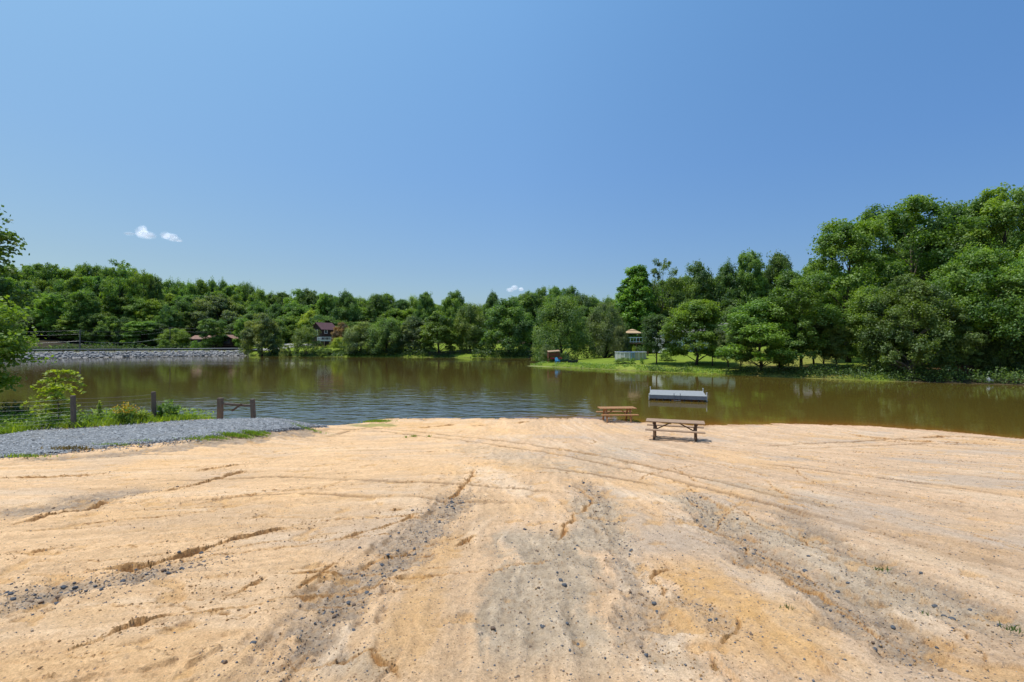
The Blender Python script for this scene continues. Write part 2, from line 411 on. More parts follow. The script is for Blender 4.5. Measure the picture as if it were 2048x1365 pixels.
def sand_colour_and_height(x, y, want_col=True):
    z = near_base(x, y)
    S = np.interp(x, SX, SY); sh = S - y                         # metres from the water line
    # flow-aligned streak coordinates: rills run across the slope on the west side and down it elsewhere
    wl = smooth(-1.0, -2.6, x)
    psiA = y - .27 * x; alA = x + .27 * y
    ang = np.clip((x - 1) * .06, 0, .55)
    psiB = x * np.cos(ang) + (y - 6) * np.sin(ang); alB = -x * np.sin(ang) + y * np.cos(ang)
    wx = .35 * fbm(x * .7, y * .7, 4, 11)
    def flow(fp, fa, o, sd, g=.6, k=1.0):
        return fbm((psiA + wx * k) * fp, alA * fa, o, sd, g) * wl + fbm((psiB + wx * k) * fp, alB * fa, o, sd + 10, g) * (1 - wl)
    strk = flow(2.6, .26, 5, 21); fine = flow(13, 2.0, 4, 41, .65, .4); vfine = flow(42, 9, 3, 61, .7, .2)
    big = fbm(x * .22, y * .22, 4, 61); mid = fbm(x * 1.4, y * 1.4, 5, 71, .6)
    grain = fbm(x * 30, y * 30, 3, 81, .7); lump = fbm(x * 7, y * 7, 4, 85, .6)
    damp = smooth(.25, 2.5, sh)
    z = z + .022 * strk + .012 * fine + .012 * flow(5, .35, 4, 851) + .0045 * vfine + .03 * big * smooth(.5, 4, sh) + .012 * mid + .0035 * grain + .007 * lump
    # sheet-wash terraces: broken little scarps along the flow lines
    for sd, fq, al, st, amp, thr in ((301, 1.5, .22, 2.6, .030, .08), (311, 4.2, .7, 2.2, .016, .0)):
        n_ = flow(fq, al, 5, sd, .62) * st + .12 * lump
        fr = n_ - np.floor(n_); step = smooth(.46, .54, fr) - fr
        z = z + amp * step * smooth(thr, thr + .25, fbm(x * .8 + sd, y * .8, 4, sd + 5)) * damp
    cl = np.array([0.60, 0.405, 0.232]); cr = np.array([0.505, 0.357, 0.233])
    kr = smooth(-3, 4, x + big * 3 + 1.2 * mid)[..., None]
    col = cl * (1 - kr) + cr * kr
    col = col * (1 + .16 * strk + .16 * fine + .16 * flow(5, .35, 4, 851) + .10 * vfine + .10 * mid + .10 * grain + .06 * lump)[..., None]
    def blend(c, w):
        nonlocal col
        w = np.clip(w, 0, 1)[..., None]
        col = col * (1 - w) + np.array(c) * w
    brk = fbm(x * 2.3, y * 2.3, 5, 101, .65)
    pat = fbm(x * .45 + 9, y * .45, 4, 111)
    xw = x + .07 * fbm(x * 4, y * 4, 3, 701) + .012 * fbm(x * 17, y * 17, 3, 703); yw = y + .07 * fbm(x * 4, y * 4, 3, 705) + .012 * fbm(x * 17, y * 17, 3, 707)
    blend((.60, .375, .175), .45 * smooth(.15, .6, pat + .35 * strk))
    blend((.40, .33, .265), (.35 + .35 * kr[..., 0]) * smooth(.05, .55, fbm(x * .5 - 3, y * .5 + 8, 4, 121) + .55 * strk + .2 * fine))
    blend((.66, .52, .37), .35 * smooth(.1, .5, flow(2.0, .3, 4, 801) ))
    shp = x.shape
    xf, yf, xwf, ywf, zf = x.ravel(), y.ravel(), xw.ravel(), yw.ravel(), z.ravel().copy()
    cf = col.reshape(-1, 3).copy(); brkf, finef, lumpf, midf = brk.ravel(), fine.ravel(), lump.ravel(), mid.ravel()
    def band(P, w, warp=True, taper=True):
        P = np.array(P); pad = w * 3 + .15
        idx = np.nonzero((xf > P[:, 0].min() - pad) & (xf < P[:, 0].max() + pad) & (yf > P[:, 1].min() - pad) & (yf < P[:, 1].max() + pad))[0]
        if len(idx) == 0: return None
        d, s_, side, tot = poly_dist((xwf if warp else xf)[idx], (ywf if warp else yf)[idx], P, pad)
        k = d < w * 3; idx = idx[k]; d, s_, side = d[k], s_[k], side[k]
        e = np.minimum(s_, tot - s_) / ((w * 3 + .12 * tot + .05) if taper else (w * 1.2 + .1))
        return idx, d, s_, side, smooth(0, 1, e)
    def paint(idx, c, w):
        w = np.clip(w, 0, 1)[:, None]; cf[idx] = cf[idx] * (1 - w) + np.array(c) * w
    for pts, w, k in ORANGE:
        r_ = band(G(pts), w, True, False)
        if r_: i_, d, s_, side, e = r_; paint(i_, (.555, .335, .14), k * .72 * smooth(1.15, .62, d / w + 1.0 * brkf[i_] + .45 * finef[i_]) * e * (.8 + .5 * lumpf[i_]))
    for pts, w, k in PALE:
        r_ = band(G(pts), w, True, False)
        if r_: i_, d, s_, side, e = r_; paint(i_, (.72, .60, .46), k * .8 * smooth(1.2, .5, d / w + 1.1 * brkf[i_] + .3 * finef[i_]) * e)
    for pts, w, k, n in STREAKS:
        r_ = band(G(pts), w, True, False)
        if not r_: continue
        i_, d, s_, side, e = r_
        m = smooth(1.35, .45, d / w + 1.25 * brkf[i_] + .6 * finef[i_]) * e
        spk = fbm(xf[i_] * 26, yf[i_] * 26, 3, 131, .7)
        mm = np.clip(1.15 * k * m * (.85 + .8 * spk + .6 * finef[i_]), 0, 1)
        paint(i_, np.array([[.295, .228, .165]]) * (1 + .7 * spk + .3 * lumpf[i_])[:, None], mm)
        zf[i_] += -.045 * m * k + .018 * m * spk + .012 * m * brkf[i_] + .012 * m * lumpf[i_]
    for pts, w, k in GREYTAN:
        r_ = band(G(pts), w, True, False)
        if r_: i_, d, s_, side, e = r_; paint(i_, np.array([[.385, .315, .232]]) * (1 + .35 * finef[i_] + .25 * lumpf[i_])[:, None], k * smooth(1.2, .7, d / w + .7 * brkf[i_] + .4 * finef[i_]) * e)
    for P, w, dep in ALL_GULLIES:
        w = w * .8; dep = dep * 1.15
        r_ = band(P, w)
        if not r_: continue
        i_, d, s_, side, e = r_
        wob = .75 + .9 * fbm(s_ * 3.0, s_ * 0 + w * 91 + P[0][0], 3, 141)
        q = d / (w * np.clip(wob, .22, 2) * (.25 + .75 * e))
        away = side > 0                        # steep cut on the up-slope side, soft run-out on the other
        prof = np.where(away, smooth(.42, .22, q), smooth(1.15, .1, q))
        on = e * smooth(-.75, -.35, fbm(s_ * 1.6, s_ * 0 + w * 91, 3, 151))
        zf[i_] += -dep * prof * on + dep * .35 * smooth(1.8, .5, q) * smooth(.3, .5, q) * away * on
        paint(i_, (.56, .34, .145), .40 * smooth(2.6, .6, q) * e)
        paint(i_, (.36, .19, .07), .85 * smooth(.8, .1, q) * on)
        paint(i_, (.17, .078, .022), .9 * smooth(.8, .35, q) * away * on)  # shade on the steep cut painted in as a dark brown strip
    for pts, w, dep in TRACKS:
        r_ = band(G(pts), w, False)
        if not r_: continue
        i_, d, s_, side, e = r_
        m = smooth(1.0, .7, d / w * (1 + .3 * midf[i_])) * e * smooth(-.6, .0, fbm(s_ * .8, s_ * 0 + w * 37, 2, 161) + .25)
        pitch = .085 if w < .2 else .14
        tread = smooth(-.2, .3, np.sin(s_ * 2 * PI / pitch + np.where(side > 0, 0, PI) + side * d * 30 + 2 * brkf[i_])) * smooth(-.3, .3, brkf[i_] + finef[i_] + .15)
        zf[i_] += -dep * m * (.35 + .9 * tread) + dep * .45 * smooth(1.8, 1.1, d / w) * smooth(.75, 1.1, d / w) * e
        paint(i_, (.21, .125, .058), m * (.50 + .4 * tread))
    z = zf.reshape(shp); col = cf.reshape(shp + (3,))
    # scuffs, prints, crumbs
    sc = fbm(x * 2.6 + 50, y * 2.6, 3, 171)
    pk = smooth(.44, .52, sc) * smooth(.5, 2, sh)
    z = z - .022 * pk + .02 * pk * fbm(x * 14, y * 14, 3, 181)
    blend((.50, .30, .12), .5 * pk)
    # dark specks of grit everywhere, thicker on the east side
    sp = vnoise(x * 33, y * 33, 191) * .5 + vnoise(x * 71, y * 71, 192) * .5
    blend((.20, .17, .15), .6 * smooth(.50, .68, sp) * (.35 + .5 * kr[..., 0]))
    # wet rim
    blend((.33, .195, .095), .80 * smooth(1.0, -.1, sh + .6 * mid + .2 * brk))
    # steep faces turn darker orange-brown: shade of the cuts painted into the sand colour
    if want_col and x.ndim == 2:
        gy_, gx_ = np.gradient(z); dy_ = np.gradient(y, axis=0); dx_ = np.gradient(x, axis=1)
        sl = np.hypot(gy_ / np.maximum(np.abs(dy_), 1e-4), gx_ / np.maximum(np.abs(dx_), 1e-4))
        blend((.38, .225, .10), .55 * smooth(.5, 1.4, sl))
    return z, col, None

rows = np.concatenate([np.linspace(-7, 1.15, 26), np.exp(np.linspace(math.log(1.2), math.log(33.0), 640))])
cols = np.linspace(-1, 1, 860); cols = np.sign(cols) * (np.abs(cols) * .75 + .25 * np.abs(cols) ** 3)
W = np.where(rows < 1.2, 5.2 + (1.2 - rows) * 1.2, 1.22 * (rows + 3.1))
X = cols[None, :] * W[:, None]; Y = np.repeat(rows[:, None], len(cols), 1)
Z, COL, _ = sand_colour_and_height(X, Y)

# gravel road edges in plan
TOP = [(-90, 884), (0, 868), (80, 861), (160, 857), (240, 852), (320, 846), (370, 842), (430, 840)]
BOT = [(-90, 926), (0, 913), (100, 909), (200, 898), (300, 888), (400, 878), (520, 866), (610, 857)]
def edge_y(pts):
    P = np.array(G(pts)); o = np.argsort(P[:, 0]); return P[o]
TOPP = edge_y(TOP); BOTP = edge_y(BOT); TOPP[:, 1] = np.minimum(TOPP[:, 1], 21.2)
TOPP = np.vstack([TOPP, [[-11.0, 21.4], [-9.6, 22.3], [-8.8, 22.6]]]); BOTP = np.vstack([BOTP, [[-8.6, 21.6]]])
def road_mask(x, y):
    t = np.interp(x, TOPP[:, 0], TOPP[:, 1]); b = np.interp(x, BOTP[:, 0], BOTP[:, 1])
    n = .35 * fbm(x * 1.7, y * 1.7, 4, 201)
    return np.minimum(t - y + n * .6, y - b + n), t, b
rm, tY, bY = road_mask(X, Y)
road = smooth(-.1, .15, rm) * smooth(-8.2, -9.4, X + .5 * fbm(Y * 1.3, X, 3, 7))
verge = smooth(0, .35, Y - tY + .2 * fbm(X * 2, Y * 2, 3, 203)) * smooth(-12.9, -13.8, X)
patch = smooth(.95, .5, np.hypot((X + 6.9) / 1.7, (Y - 24.3) / .9) + .7 * fbm(X * 2, Y * 2, 3, 205)) * .8
gr = np.clip(np.maximum(verge, patch * .8), 0, 1)[..., None]
gcol = np.array([.13, .18, .03]) * (1 + .4 * fbm(X * 4, Y * 4, 3, 207))[..., None]
COL = COL * (1 - gr) + gcol * gr
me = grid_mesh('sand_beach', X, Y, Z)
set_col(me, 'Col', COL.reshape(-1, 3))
m, nt, out = new_mat('sand')
at_ = N(nt, 'ShaderNodeAttribute', attribute_name='Col'); tc = N(nt, 'ShaderNodeTexCoord')
n1 = N(nt, 'ShaderNodeTexNoise', Scale=55.0, Detail=5.0, Roughness=0.75); L(nt, tc.outputs['Object'], n1.inputs['Vector'])
n2 = N(nt, 'ShaderNodeTexNoise', Scale=9.0, Detail=6.0, Roughness=0.7); L(nt, tc.outputs['Object'], n2.inputs['Vector'])
vg = N(nt, 'ShaderNodeTexVoronoi', Scale=42.0); L(nt, tc.outputs['Object'], vg.inputs['Vector'])
brt = mixrgb(nt, 1.0, at_.outputs['Color'], (1.32, 1.285, 1.255), 'MULTIPLY')
n3 = N(nt, 'ShaderNodeTexNoise', Scale=130.0, Detail=3.0, Roughness=0.8); L(nt, tc.outputs['Object'], n3.inputs['Vector'])
c = mixrgb(nt, 1.0, brt, ramp(nt, n1.outputs[0], [(.28, (.66, .63, .60)), (.5, (.98, .98, .98)), (.72, (1.20, 1.21, 1.22))]), 'MULTIPLY')
c = mixrgb(nt, 1.0, c, ramp(nt, n2.outputs[0], [(.3, (.84, .80, .76)), (.7, (1.08, 1.08, 1.08))]), 'MULTIPLY')
c = mixrgb(nt, 1.0, c, ramp(nt, n3.outputs[0], [(.3, (.80, .79, .78)), (.7, (1.15, 1.15, 1.15))]), 'MULTIPLY')
sv = N(nt, 'ShaderNodeSeparateColor'); L(nt, vg.outputs['Color'], sv.inputs[0])
dot = math_n(nt, 'MULTIPLY', math_n(nt, 'LESS_THAN', vg.outputs['Distance'], .30), math_n(nt, 'GREATER_THAN', sv.outputs[0], .86))
c = mixrgb(nt, math_n(nt, 'MULTIPLY', dot, .75), c, mixrgb(nt, sv.outputs[1], (.16, .15, .15), (.34, .17, .07)))
b = N(nt, 'ShaderNodeBsdfPrincipled', Roughness=0.95); b.inputs['Specular IOR Level'].default_value = .15
L(nt, c, b.inputs['Base Color'])
hsum = math_n(nt, 'ADD', n1.outputs[0], math_n(nt, 'MULTIPLY', n2.outputs[0], 1.2))
bp = N(nt, 'ShaderNodeBump', Strength=.9, Distance=.02); L(nt, hsum, bp.inputs['Height']); L(nt, bp.outputs[0], b.inputs['Normal'])
L(nt, b.outputs[0], out.inputs[0]); M['sand'] = m
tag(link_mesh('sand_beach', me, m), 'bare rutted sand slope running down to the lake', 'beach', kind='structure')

# gravel road sheet, 2 cm proud of the sand
rx = np.linspace(-34, -8.3, 420); ru = np.linspace(0, 1, 110)
T_ = np.interp(rx, TOPP[:, 0], TOPP[:, 1]); B_ = np.interp(rx, BOTP[:, 0], BOTP[:, 1])
T_ = T_ + .18 * fbm(rx * 1.9, rx * 0, 4, 211); B_ = B_ + .22 * fbm(rx * 1.6, rx * 0 + 4, 4, 213)
RX = np.repeat(rx[:, None], len(ru), 1); RY = B_[:, None] + (T_ - B_)[:, None] * ru[None, :]
edge = np.minimum(np.minimum(ru[None, :], 1 - ru[None, :]) * (T_ - B_)[:, None], (-8.3 - RX) * .6)
RZ = near_base(RX, RY) + .03 * fbm(RX * .22, RY * .22, 4, 61) + .05 * smooth(-.02, .5, edge) - .045 * smooth(.12, 0, edge) + .012 * fbm(RX * 9, RY * 9, 3, 215)
me = grid_mesh('gravel_road', RX.T, RY.T, RZ.T)
m, nt, out = new_mat('gravel'); tc = N(nt, 'ShaderNodeTexCoord')
v1 = N(nt, 'ShaderNodeTexVoronoi', Scale=11.0); L(nt, tc.outputs['Object'], v1.inputs['Vector'])
v2 = N(nt, 'ShaderNodeTexVoronoi', Scale=24.0); L(nt, tc.outputs['Object'], v2.inputs['Vector'])
nn = N(nt, 'ShaderNodeTexNoise', Scale=.9, Detail=6.0, Roughness=.7); L(nt, tc.outputs['Object'], nn.inputs['Vector'])
sep = N(nt, 'ShaderNodeSeparateColor'); L(nt, v1.outputs['Color'], sep.inputs[0])
sep2 = N(nt, 'ShaderNodeSeparateColor'); L(nt, v2.outputs['Color'], sep2.inputs[0])
c1 = ramp(nt, sep.outputs[0], [(0, (.06, .068, .076)), (.55, (.195, .198, .20)), (1, (.43, .43, .43))])
c2 = ramp(nt, sep2.outputs[1], [(0, (.055, .062, .07)), (.5, (.185, .20, .215)), (1, (.36, .37, .39))])
c = mixrgb(nt, .5, c1, c2)
c = mixrgb(nt, ramp(nt, nn.outputs[0], [(.52, (0, 0, 0)), (.72, (.5, .5, .5))]), c, (.20, .18, .15))
b = N(nt, 'ShaderNodeBsdfPrincipled', Roughness=.9); L(nt, c, b.inputs['Base Color'])
hs = math_n(nt, 'ADD', v1.outputs['Distance'], v2.outputs['Distance'])
bp = N(nt, 'ShaderNodeBump', Strength=.9, Distance=.03); bp.invert = True; L(nt, hs, bp.inputs['Height']); L(nt, bp.outputs[0], b.inputs['Normal'])
L(nt, b.outputs[0], out.inputs[0]); M['gravel'] = m
gq = 15000; qx = rng.uniform(-27, -8.6, gq); q0 = np.interp(qx, rx, B_); q1 = np.interp(qx, rx, T_); qt = rng.random(gq) ** 1.1; qy = q0 + (q1 - q0) * qt
fr_ = rng.random(gq) < .22; qy = np.where(fr_, q0 + rng.normal(size=gq) * .30, qy)
qz = near_base(qx, qy) + .03 * fbm(qx * .22, qy * .22, 4, 61) + np.where(qy > q0, .045, .005); qs = .03 + .05 * rng.random(gq) ** 2
GRAVEL_STONES = (qx, qy, qz, qs)
tag(link_mesh('gravel_road', me, m), 'blue grey gravel track along the fence', 'road', kind='structure')

# ------------------------------------------------------------------ wide ground sheet
def axis(a, b, fine_a, fine_b, step, far_n):
    core = np.arange(fine_a, fine_b, step)
    g = np.exp(np.linspace(0, math.log(abs(a - fine_a) + 1), far_n)) - 1
    lo = fine_a - g[1:][::-1]
    g = np.exp(np.linspace(0, math.log(abs(b - fine_b) + 1), far_n)) - 1
    return np.concatenate([lo, core, fine_b + g])
gx = axis(-2500, 2500, -170, 150, .9, 26); gy = axis(-600, 3500, -20, 230, .9, 26)
GX, GY = np.meshgrid(gx, gy)
GZ = height(GX, GY)
SD = lake_sd(GX, GY)
hid = (np.abs(GX) < 1.18 * (np.maximum(GY, 1.2) + 2.6)) & (GY > -6.5) & (GY < 32.5)
GZ = np.where(hid, GZ - .35, GZ)
PXB = bearing_px(GX, GY)
gn = fbm(GX * .12, GY * .12, 4, 301); gf = fbm(GX * .8, GY * .8, 4, 303)
lawn = np.array([.17, .235, .028]); dry = np.array([.27, .25, .07]); litter = np.array([.05, .042, .026]); dirt = np.array([.22, .13, .06]); sandc = np.array([.60, .44, .28])
gcol = np.ones(GX.shape + (3,)) * litter
def gb(c, w):
    global gcol
    w = np.clip(w, 0, 1)[..., None]; gcol = gcol * (1 - w) + np.array(c) * w
is_r = smooth(1062, 1075, PXB)
lawn_w = is_r * smooth(52, 45, SD + gn * 6) * smooth(1800, 1740, PXB + 40 * gn)
lawn_w = np.maximum(lawn_w, smooth(1060, 1050, PXB) * smooth(520, 540, PXB) * smooth(26, 22, SD + gn * 4))
lawn_w = np.maximum(lawn_w, smooth(470, 500, PXB) * smooth(560, 540, PXB) * smooth(40, 30, SD))
lawn_w = np.maximum(lawn_w, smooth(330, 370, PXB) * smooth(540, 500, PXB) * smooth(14, 16, SD) * smooth(34, 30, SD))
gb(lawn * 1.0, lawn_w * (GY > 35))
gb(dry, lawn_w * .6 * smooth(1440, 1520, PXB) * smooth(1700, 1660, PXB) * smooth(40, 20, SD) + lawn_w * .3 * smooth(.1, .5, gn))
gb(dirt, .75 * is_r * smooth(1420, 1480, PXB) * smooth(9, 3, np.abs(SD - 7) + 5 * gf) * smooth(.0, .3, gf + gn + .2))
damw = smooth(500, 490, PXB) * (GY > 60)
gb((.27, .26, .255), damw * smooth(4.0, 3.4, SD))
gb((.20, .20, .08), damw * smooth(3.2, 3.6, SD) * smooth(4.9, 4.5, SD))
nearw = ((GY < np.where(GX > 0, 35 - .22 * GX, 35.0)) & (GX > -75)).astype(float)
gb(sandc, nearw * smooth(-22, -14, GX)); gb(lawn * .8, nearw * smooth(-16, -22, GX))
gb((.10, .07, .035), smooth(0, -.5, SD) * (1 - nearw))
gcol = gcol * (1 + .30 * gf + .16 * gn)[..., None]
me = grid_mesh('ground', GX, GY, GZ)
set_col(me, 'Col', np.clip(gcol, 0.005, 1).reshape(-1, 3))
m, nt, out = new_mat('ground'); at_ = N(nt, 'ShaderNodeAttribute', attribute_name='Col'); tc = N(nt, 'ShaderNodeTexCoord')
n1 = N(nt, 'ShaderNodeTexNoise', Scale=3.0, Detail=8.0, Roughness=.75); L(nt, tc.outputs['Object'], n1.inputs['Vector'])
c = mixrgb(nt, 1.0, at_.outputs['Color'], ramp(nt, n1.outputs[0], [(.3, (.6, .62, .6)), (.7, (1.35, 1.3, 1.3))]), 'MULTIPLY')
b = N(nt, 'ShaderNodeBsdfPrincipled', Roughness=1.0); b.inputs['Specular IOR Level'].default_value = .1; L(nt, c, b.inputs['Base Color'])
bp = N(nt, 'ShaderNodeBump', Strength=.7, Distance=.15); L(nt, n1.outputs[0], bp.inputs['Height']); L(nt, bp.outputs[0], b.inputs['Normal'])
L(nt, b.outputs[0], out.inputs[0])
tag(link_mesh('ground', me, m), kind='structure')

# ------------------------------------------------------------------ lake
wx_ = np.concatenate([np.arange(-230, -36, 4.), np.arange(-36, 40, .5), np.arange(40, 175, 4.)]); wy_ = np.concatenate([np.arange(2, 40, .4), np.arange(40, 165, 2.)])
WX, WY = np.meshgrid(wx_, wy_)
me = grid_mesh('lake_water', WX, WY, WX * 0)
Sw = np.interp(WX, SX, SY)
dep = np.maximum(WY - Sw, 0)
shal = .8 * np.exp(-dep / .8) * smooth(-1, 3, WX + 0.3 * WY - 8) + .16 * np.exp(-dep / 5.0) * smooth(2, 10, WX)
set_float(me, 'shallow', np.clip(shal, 0, 1))
calm = np.clip(smooth(6, 0, WX - (WY - 27) * .12 + 2 * fbm(WX * .1, WY * .1, 3, 401)), 0, 1)        # ruffled on the west side, smooth in the lee of the east shore
streak = smooth(.1, .5, fbm(WX * .018 + 3, WY * .09, 3, 403))
far_band = np.exp(-((WY - 100) / 12) ** 2) * smooth(.0, .3, fbm(WX * .03, WY * .05, 2, 405) + .15) * smooth(-75, -55, WX) * smooth(5, -5, WX)
set_float(me, 'ruffle', np.clip(.05 + .80 * calm * np.exp(-np.maximum(WY - 31, 0) / 9) * smooth(-36, -16, WX) + .12 * streak * calm + .6 * far_band, 0, 1))
m, nt, out = new_mat('lake_water'); tc = N(nt, 'ShaderNodeTexCoord')
a1 = N(nt, 'ShaderNodeAttribute', attribute_name='shallow'); a2 = N(nt, 'ShaderNodeAttribute', attribute_name='ruffle')
mp = N(nt, 'ShaderNodeMapping'); mp.inputs['Scale'].default_value = (.55, 1.0, 1); mp.inputs['Rotation'].default_value = (0, 0, .25); L(nt, tc.outputs['Object'], mp.inputs[0])
w1 = N(nt, 'ShaderNodeTexNoise', Scale=1.9, Detail=1.5, Roughness=.5, Distortion=.4); L(nt, mp.outputs[0], w1.inputs['Vector'])
w2 = N(nt, 'ShaderNodeTexNoise', Scale=.75, Detail=2.0, Roughness=.5); L(nt, mp.outputs[0], w2.inputs['Vector'])
w3 = N(nt, 'ShaderNodeTexNoise', Scale=7.0, Detail=2.0); L(nt, mp.outputs[0], w3.inputs['Vector'])
r_ = a2.outputs['Fac']
hh = math_n(nt, 'MULTIPLY', w1.outputs[0], math_n(nt, 'ADD', math_n(nt, 'MULTIPLY', r_, .055), .0014))
hh = math_n(nt, 'ADD', hh, math_n(nt, 'MULTIPLY', w2.outputs[0], math_n(nt, 'ADD', math_n(nt, 'MULTIPLY', r_, .085), .004)))
hh = math_n(nt, 'ADD', hh, math_n(nt, 'MULTIPLY', w3.outputs[0], math_n(nt, 'ADD', math_n(nt, 'MULTIPLY', r_, .006), .0010)))
bp = N(nt, 'ShaderNodeBump', Strength=1.0, Distance=1.0); L(nt, hh, bp.inputs['Height'])
nb = N(nt, 'ShaderNodeTexNoise', Scale=.05, Detail=3.0); L(nt, tc.outputs['Object'], nb.inputs['Vector'])
deep = ramp(nt, nb.outputs[0], [(.35, (.090, .060, .014)), (.65, (.100, .070, .014))])
sx_n = N(nt, 'ShaderNodeSeparateXYZ'); L(nt, tc.outputs['Object'], sx_n.inputs[0])
mr = N(nt, 'ShaderNodeMapRange'); mr.inputs['From Min'].default_value = -12; mr.inputs['From Max'].default_value = 24; L(nt, sx_n.outputs['X'], mr.inputs['Value'])
deep = mixrgb(nt, mr.outputs[0], deep, (.112, .080, .013))  # golden lawn reflection painted into the eastern water colour
c = mixrgb(nt, a1.outputs['Fac'], mixrgb(nt, math_n(nt, 'MULTIPLY', a2.outputs['Fac'], .9), deep, (.058, .064, .056)), (.27, .11, .02))  # ruffled water goes grey: sky reflection put into the base colour
b = N(nt, 'ShaderNodeBsdfPrincipled', Roughness=.03, IOR=1.42); L(nt, c, b.inputs['Base Color']); L(nt, bp.outputs[0], b.inputs['Normal'])
L(nt, b.outputs[0], out.inputs[0])
tag(link_mesh('lake_water', me, m), kind='structure')

# ------------------------------------------------------------------ leaf clouds and trees
def leaf_arrays(cen, size, nbias, tint, aspect=.62, r=rng):
    n = len(cen)
    nr = r.normal(size=(n, 3)) * .68 + nbias
    nr /= np.linalg.norm(nr, axis=1)[:, None] + 1e-9
    a = r.normal(size=(n, 3)); t = np.cross(nr, a); t /= np.linalg.norm(t, axis=1)[:, None] + 1e-9
    bt = np.cross(nr, t)
    s = size[:, None]
    V = np.empty((n, 4, 3))
    V[:, 0] = cen - t * s * .5; V[:, 1] = cen + bt * s * aspect * .5 + t * s * .05 - nr * s * .06
    V[:, 2] = cen + t * s * .5 - nr * s * .12; V[:, 3] = cen - bt * s * aspect * .5 + t * s * .05 - nr * s * .06
    return V.reshape(-1, 3)

def leaf_mesh(name, cen, size, nbias, tint, mat, aspect=.62):
    V = leaf_arrays(cen, size, nbias, tint, aspect)
    f = np.arange(len(V)).reshape(-1, 4)
    me = np_mesh(name, V, f)
    set_float(me, 'tint', np.clip(tint, 0, 1), 'FACE')
    me.materials.append(mat)
    return me

KINDS = {
    # crown base, width/height, envelope(t)->0..1, lobes, lobe radius, clusters per lobe, leaves per cluster, leaf size, flattening
    'oak':    dict(cb=.07, w=.95, env=lambda t: (math.sin(PI * min(1, .20 + .80 * t) ** .85)) ** .55, lobes=85, lr=.115, cpl=9, lpc=54, ls=.026, flat=1.0),
    'tall':   dict(cb=.07, w=.50, env=lambda t: (math.sin(PI * min(1, .26 + .61 * t))) ** .5, lobes=90, lr=.080, cpl=9, lpc=50, ls=.0215, flat=1.05),
    'cone':   dict(cb=.04, w=.52, env=lambda t: (1 - t) ** .62 * min(1, .55 + t * 3) + .04, lobes=120, lr=.062, cpl=9, lpc=48, ls=.021, flat=.95),
    'airy':   dict(cb=.22, w=.50, env=lambda t: (math.sin(PI * min(1, .15 + .8 * t))) ** .6, lobes=34, lr=.075, cpl=8, lpc=40, ls=.018, flat=.95),
    'willow': dict(cb=.02, w=.85, env=lambda t: (math.sin(PI * min(1, .34 + .64 * t))) ** .5, lobes=85, lr=.115, cpl=9, lpc=54, ls=.023, flat=1.1),
    'shrub':  dict(cb=.0, w=1.2, env=lambda t: math.sqrt(max(0, 1 - t * t)) , lobes=34, lr=.19, cpl=8, lpc=46, ls=.036, flat=1.05),
    'young':  dict(cb=.12, w=.78, env=lambda t: (1 - t) ** .50 * min(1, .6 + t * 2), lobes=72, lr=.10, cpl=9, lpc=44, ls=.025, flat=.75),
    'lofty':  dict(cb=.36, w=.66, env=lambda t: (math.sin(PI * min(1, .16 + .80 * t))) ** .5, lobes=60, lr=.080, cpl=9, lpc=54, ls=.0215, flat=1.0),
    'slim':   dict(cb=.20, w=.46, env=lambda t: (math.sin(PI * min(1, .18 + .68 * t))) ** .6, lobes=56, lr=.080, cpl=9, lpc=48, ls=.021, flat=1.0),
}
